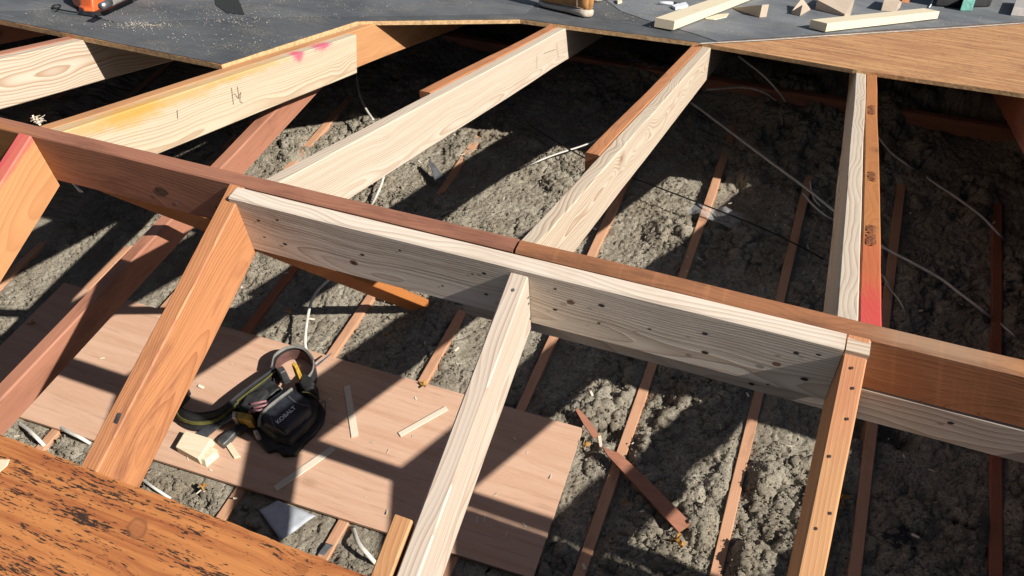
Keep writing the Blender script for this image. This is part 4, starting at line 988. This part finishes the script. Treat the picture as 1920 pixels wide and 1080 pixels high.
# ================================================================== THE WORKER (only one boot reaches into the picture)
m_boot = plain('tan_leather', (.42, .20, .065), .6, bumps=(90., .35, .0012), var=.15)
m_sole = plain('cream_sole', (.50, .42, .33), .75, bumps=(120., .4, .001), var=.12)
m_jean = plain('denim', (.06, .08, .13), .85, bumps=(500., .4, .0006)); m_shirt = plain('grey_shirt', (.22, .22, .23), .85)
m_skin = plain('skin', (.52, .30, .20), .55, var=.06); m_hat = plain('dark_cap', (.05, .05, .055), .8)
hp = pu(1101, 33, DK); dax = (pu(985, 6, DK)-pu(1095, 35, DK)); dax = (dax-NU*dax.dot(NU)).normalized(); sax = NU.cross(dax).normalized()
if sax.y > 0: sax = -sax      # towards the viewer
cen = hp - sax*.012
def boot(P, parent):
    def loft(name, secs, mat, k=14):
        bm = bmesh.new(); R_ = []
        for (s, hw, z0, z1, sk) in secs:
            r = []
            for i in range(k):
                a = 2*math.pi*i/k; ca, sa = math.cos(a), math.sin(a); e = .62
                r.append(bm.verts.new(P+dax*s+sax*hw*abs(ca)**e*(1 if ca > 0 else -1)+NU*((z0+z1)/2+(z1-z0)/2*abs(sa)**e*(1 if sa > 0 else -1))))
            R_.append(r)
        for a, c in zip(R_, R_[1:]):
            for i in range(k): bm.faces.new((a[i], a[(i+1) % k], c[(i+1) % k], c[i]))
        bm.faces.new(R_[0]); bm.faces.new(R_[-1][::-1])
        return bm_obj(name, bm, mat, parent, smooth=True)
    so_ = loft('boot_sole', [(-.004, .020, .004, .030, 0), (.004, .034, 0, .034, 0), (.03, .040, 0, .034, 0), (.10, .036, .001, .030, 0), (.18, .046, 0, .026, 0), (.24, .048, 0, .024, 0), (.285, .036, .004, .026, 0), (.302, .018, .010, .026, 0)], m_sole)
    bt = loft('boot', [(.000, .016, .028, .120, 0), (.006, .030, .028, .150, 0), (.03, .037, .028, .165, 0), (.07, .037, .028, .165, 0), (.105, .035, .026, .150, 0), (.14, .038, .024, .105, 0), (.19, .043, .022, .078, 0), (.24, .044, .022, .066, 0), (.275, .034, .022, .055, 0), (.292, .018, .024, .042, 0)], m_boot)
    for ys in (-1, 1):
        tube('seam', [P+dax*.012+sax*ys*.0345+NU*.036, P+dax*.06+sax*ys*.0385+NU*.038, P+dax*.13+sax*ys*.0385+NU*.036], .0016, m_sole, bt, seg=5)
        tube('seam', [P+dax*.045+sax*ys*.0375+NU*.040, P+dax*.052+sax*ys*.0378+NU*.075, P+dax*.075+sax*ys*.0370+NU*.110, P+dax*.085+sax*ys*.036+NU*.14], .0013, m_sole, bt, seg=5)
    return bt
pe = empty('person', cen)
tag(pe, 'worker in tan leather boots with cream wedge soles standing on the felt', 'person')
boot(cen, pe); P2 = cen - sax*.36 + dax*.25; boot(P2, pe)
Zv = Vector((0, 0, 1)); a1 = cen+dax*.06+NU*.13; a2 = P2+dax*.06+NU*.13
hipc = (a1+a2)/2 + Zv*.78 + Vector((0, .22, 0)); sd_ = -sax.normalized()
def skin(name, verts, edges, radii, mat, root=0):
    me = bpy.data.meshes.new(name); me.from_pydata([tuple(v) for v in verts], edges, []); me.update(); me.materials.append(mat)
    o = bpy.data.objects.new(name, me); link(o, pe)
    mk_ = o.modifiers.new('skin', 'SKIN'); mk_.use_smooth_shade = True
    for i, r in enumerate(radii): me.skin_vertices[0].data[i].radius = (r, r) if not isinstance(r, tuple) else r
    me.skin_vertices[0].data[root].use_root = True
    ss = o.modifiers.new('sub', 'SUBSURF'); ss.levels = 1; ss.render_levels = 1; return o
k1 = a1.lerp(hipc-sd_*.09, .5)+dax*.10+Vector((0, .05, 0)); k2 = a2.lerp(hipc+sd_*.09, .5)+dax*.10
fw = Vector((dax.x, dax.y, 0)).normalized(); chest = hipc+Zv*.42+fw*.12; neck = hipc+Zv*.56+fw*.16; head = neck+Zv*.13+fw*.04
sh1, sh2 = chest+Zv*.08-sd_*.19, chest+Zv*.08+sd_*.19; e1, e2 = sh1-Zv*.24+fw*.12-sd_*.05, sh2-Zv*.24+fw*.12+sd_*.05; w1, w2 = e1-Zv*.12+fw*.22, e2-Zv*.12+fw*.22
skin('trousers', [hipc, hipc-sd_*.09-Zv*.04, k1, a1+NU*.0, hipc+sd_*.09-Zv*.04, k2, a2, hipc+Zv*.1], [(0, 1), (1, 2), (2, 3), (0, 4), (4, 5), (5, 6), (0, 7)], [.13, .10, .072, .055, .10, .072, .055, .13], m_jean)
skin('shirt', [hipc+Zv*.08, hipc+Zv*.25+fw*.05, chest, sh1, e1, sh2, e2, neck-Zv*.03], [(0, 1), (1, 2), (2, 3), (3, 4), (2, 5), (5, 6), (2, 7)], [.13, .14, .15, .07, .055, .07, .055, .06], m_shirt)
bodyv = [chest, neck, head-Zv*.02, head+Zv*.08, sh1, e1, w1, w1+fw*.07-Zv*.02, sh2, e2, w2, w2+fw*.07-Zv*.02]
ev = [(0, 1), (1, 2), (2, 3), (0, 4), (4, 5), (5, 6), (6, 7), (0, 8), (8, 9), (9, 10), (10, 11)]; rv = [.08, .055, .085, .085, .045, .040, .028, .034, .045, .040, .028, .034]
for wv, ii in ((w1, 7), (w2, 11)):
    base = bodyv[ii]
    for f_ in range(5):
        sgn = (f_-1.5)*.018; k = len(bodyv); L_ = (.035, .042, .044, .036, .03)[f_]
        if f_ < 4: p1_ = base+fw*(.03+L_*.5)+sd_*sgn; p2_ = base+fw*(.03+L_)+sd_*sgn-Zv*.025
        else: p1_ = base+sd_*.035-fw*.01-Zv*.01; p2_ = base+sd_*.05+fw*.02-Zv*.025
        bodyv += [p1_, p2_]; ev += [(ii, k), (k, k+1)]; rv += [.009, .008]
skin('body', bodyv, ev, rv, m_skin)
skin('cap', [head+Zv*.06, head+Zv*.12, head+Zv*.055+fw*.12], [(0, 1), (0, 2)], [.098, .06, .02], m_hat)
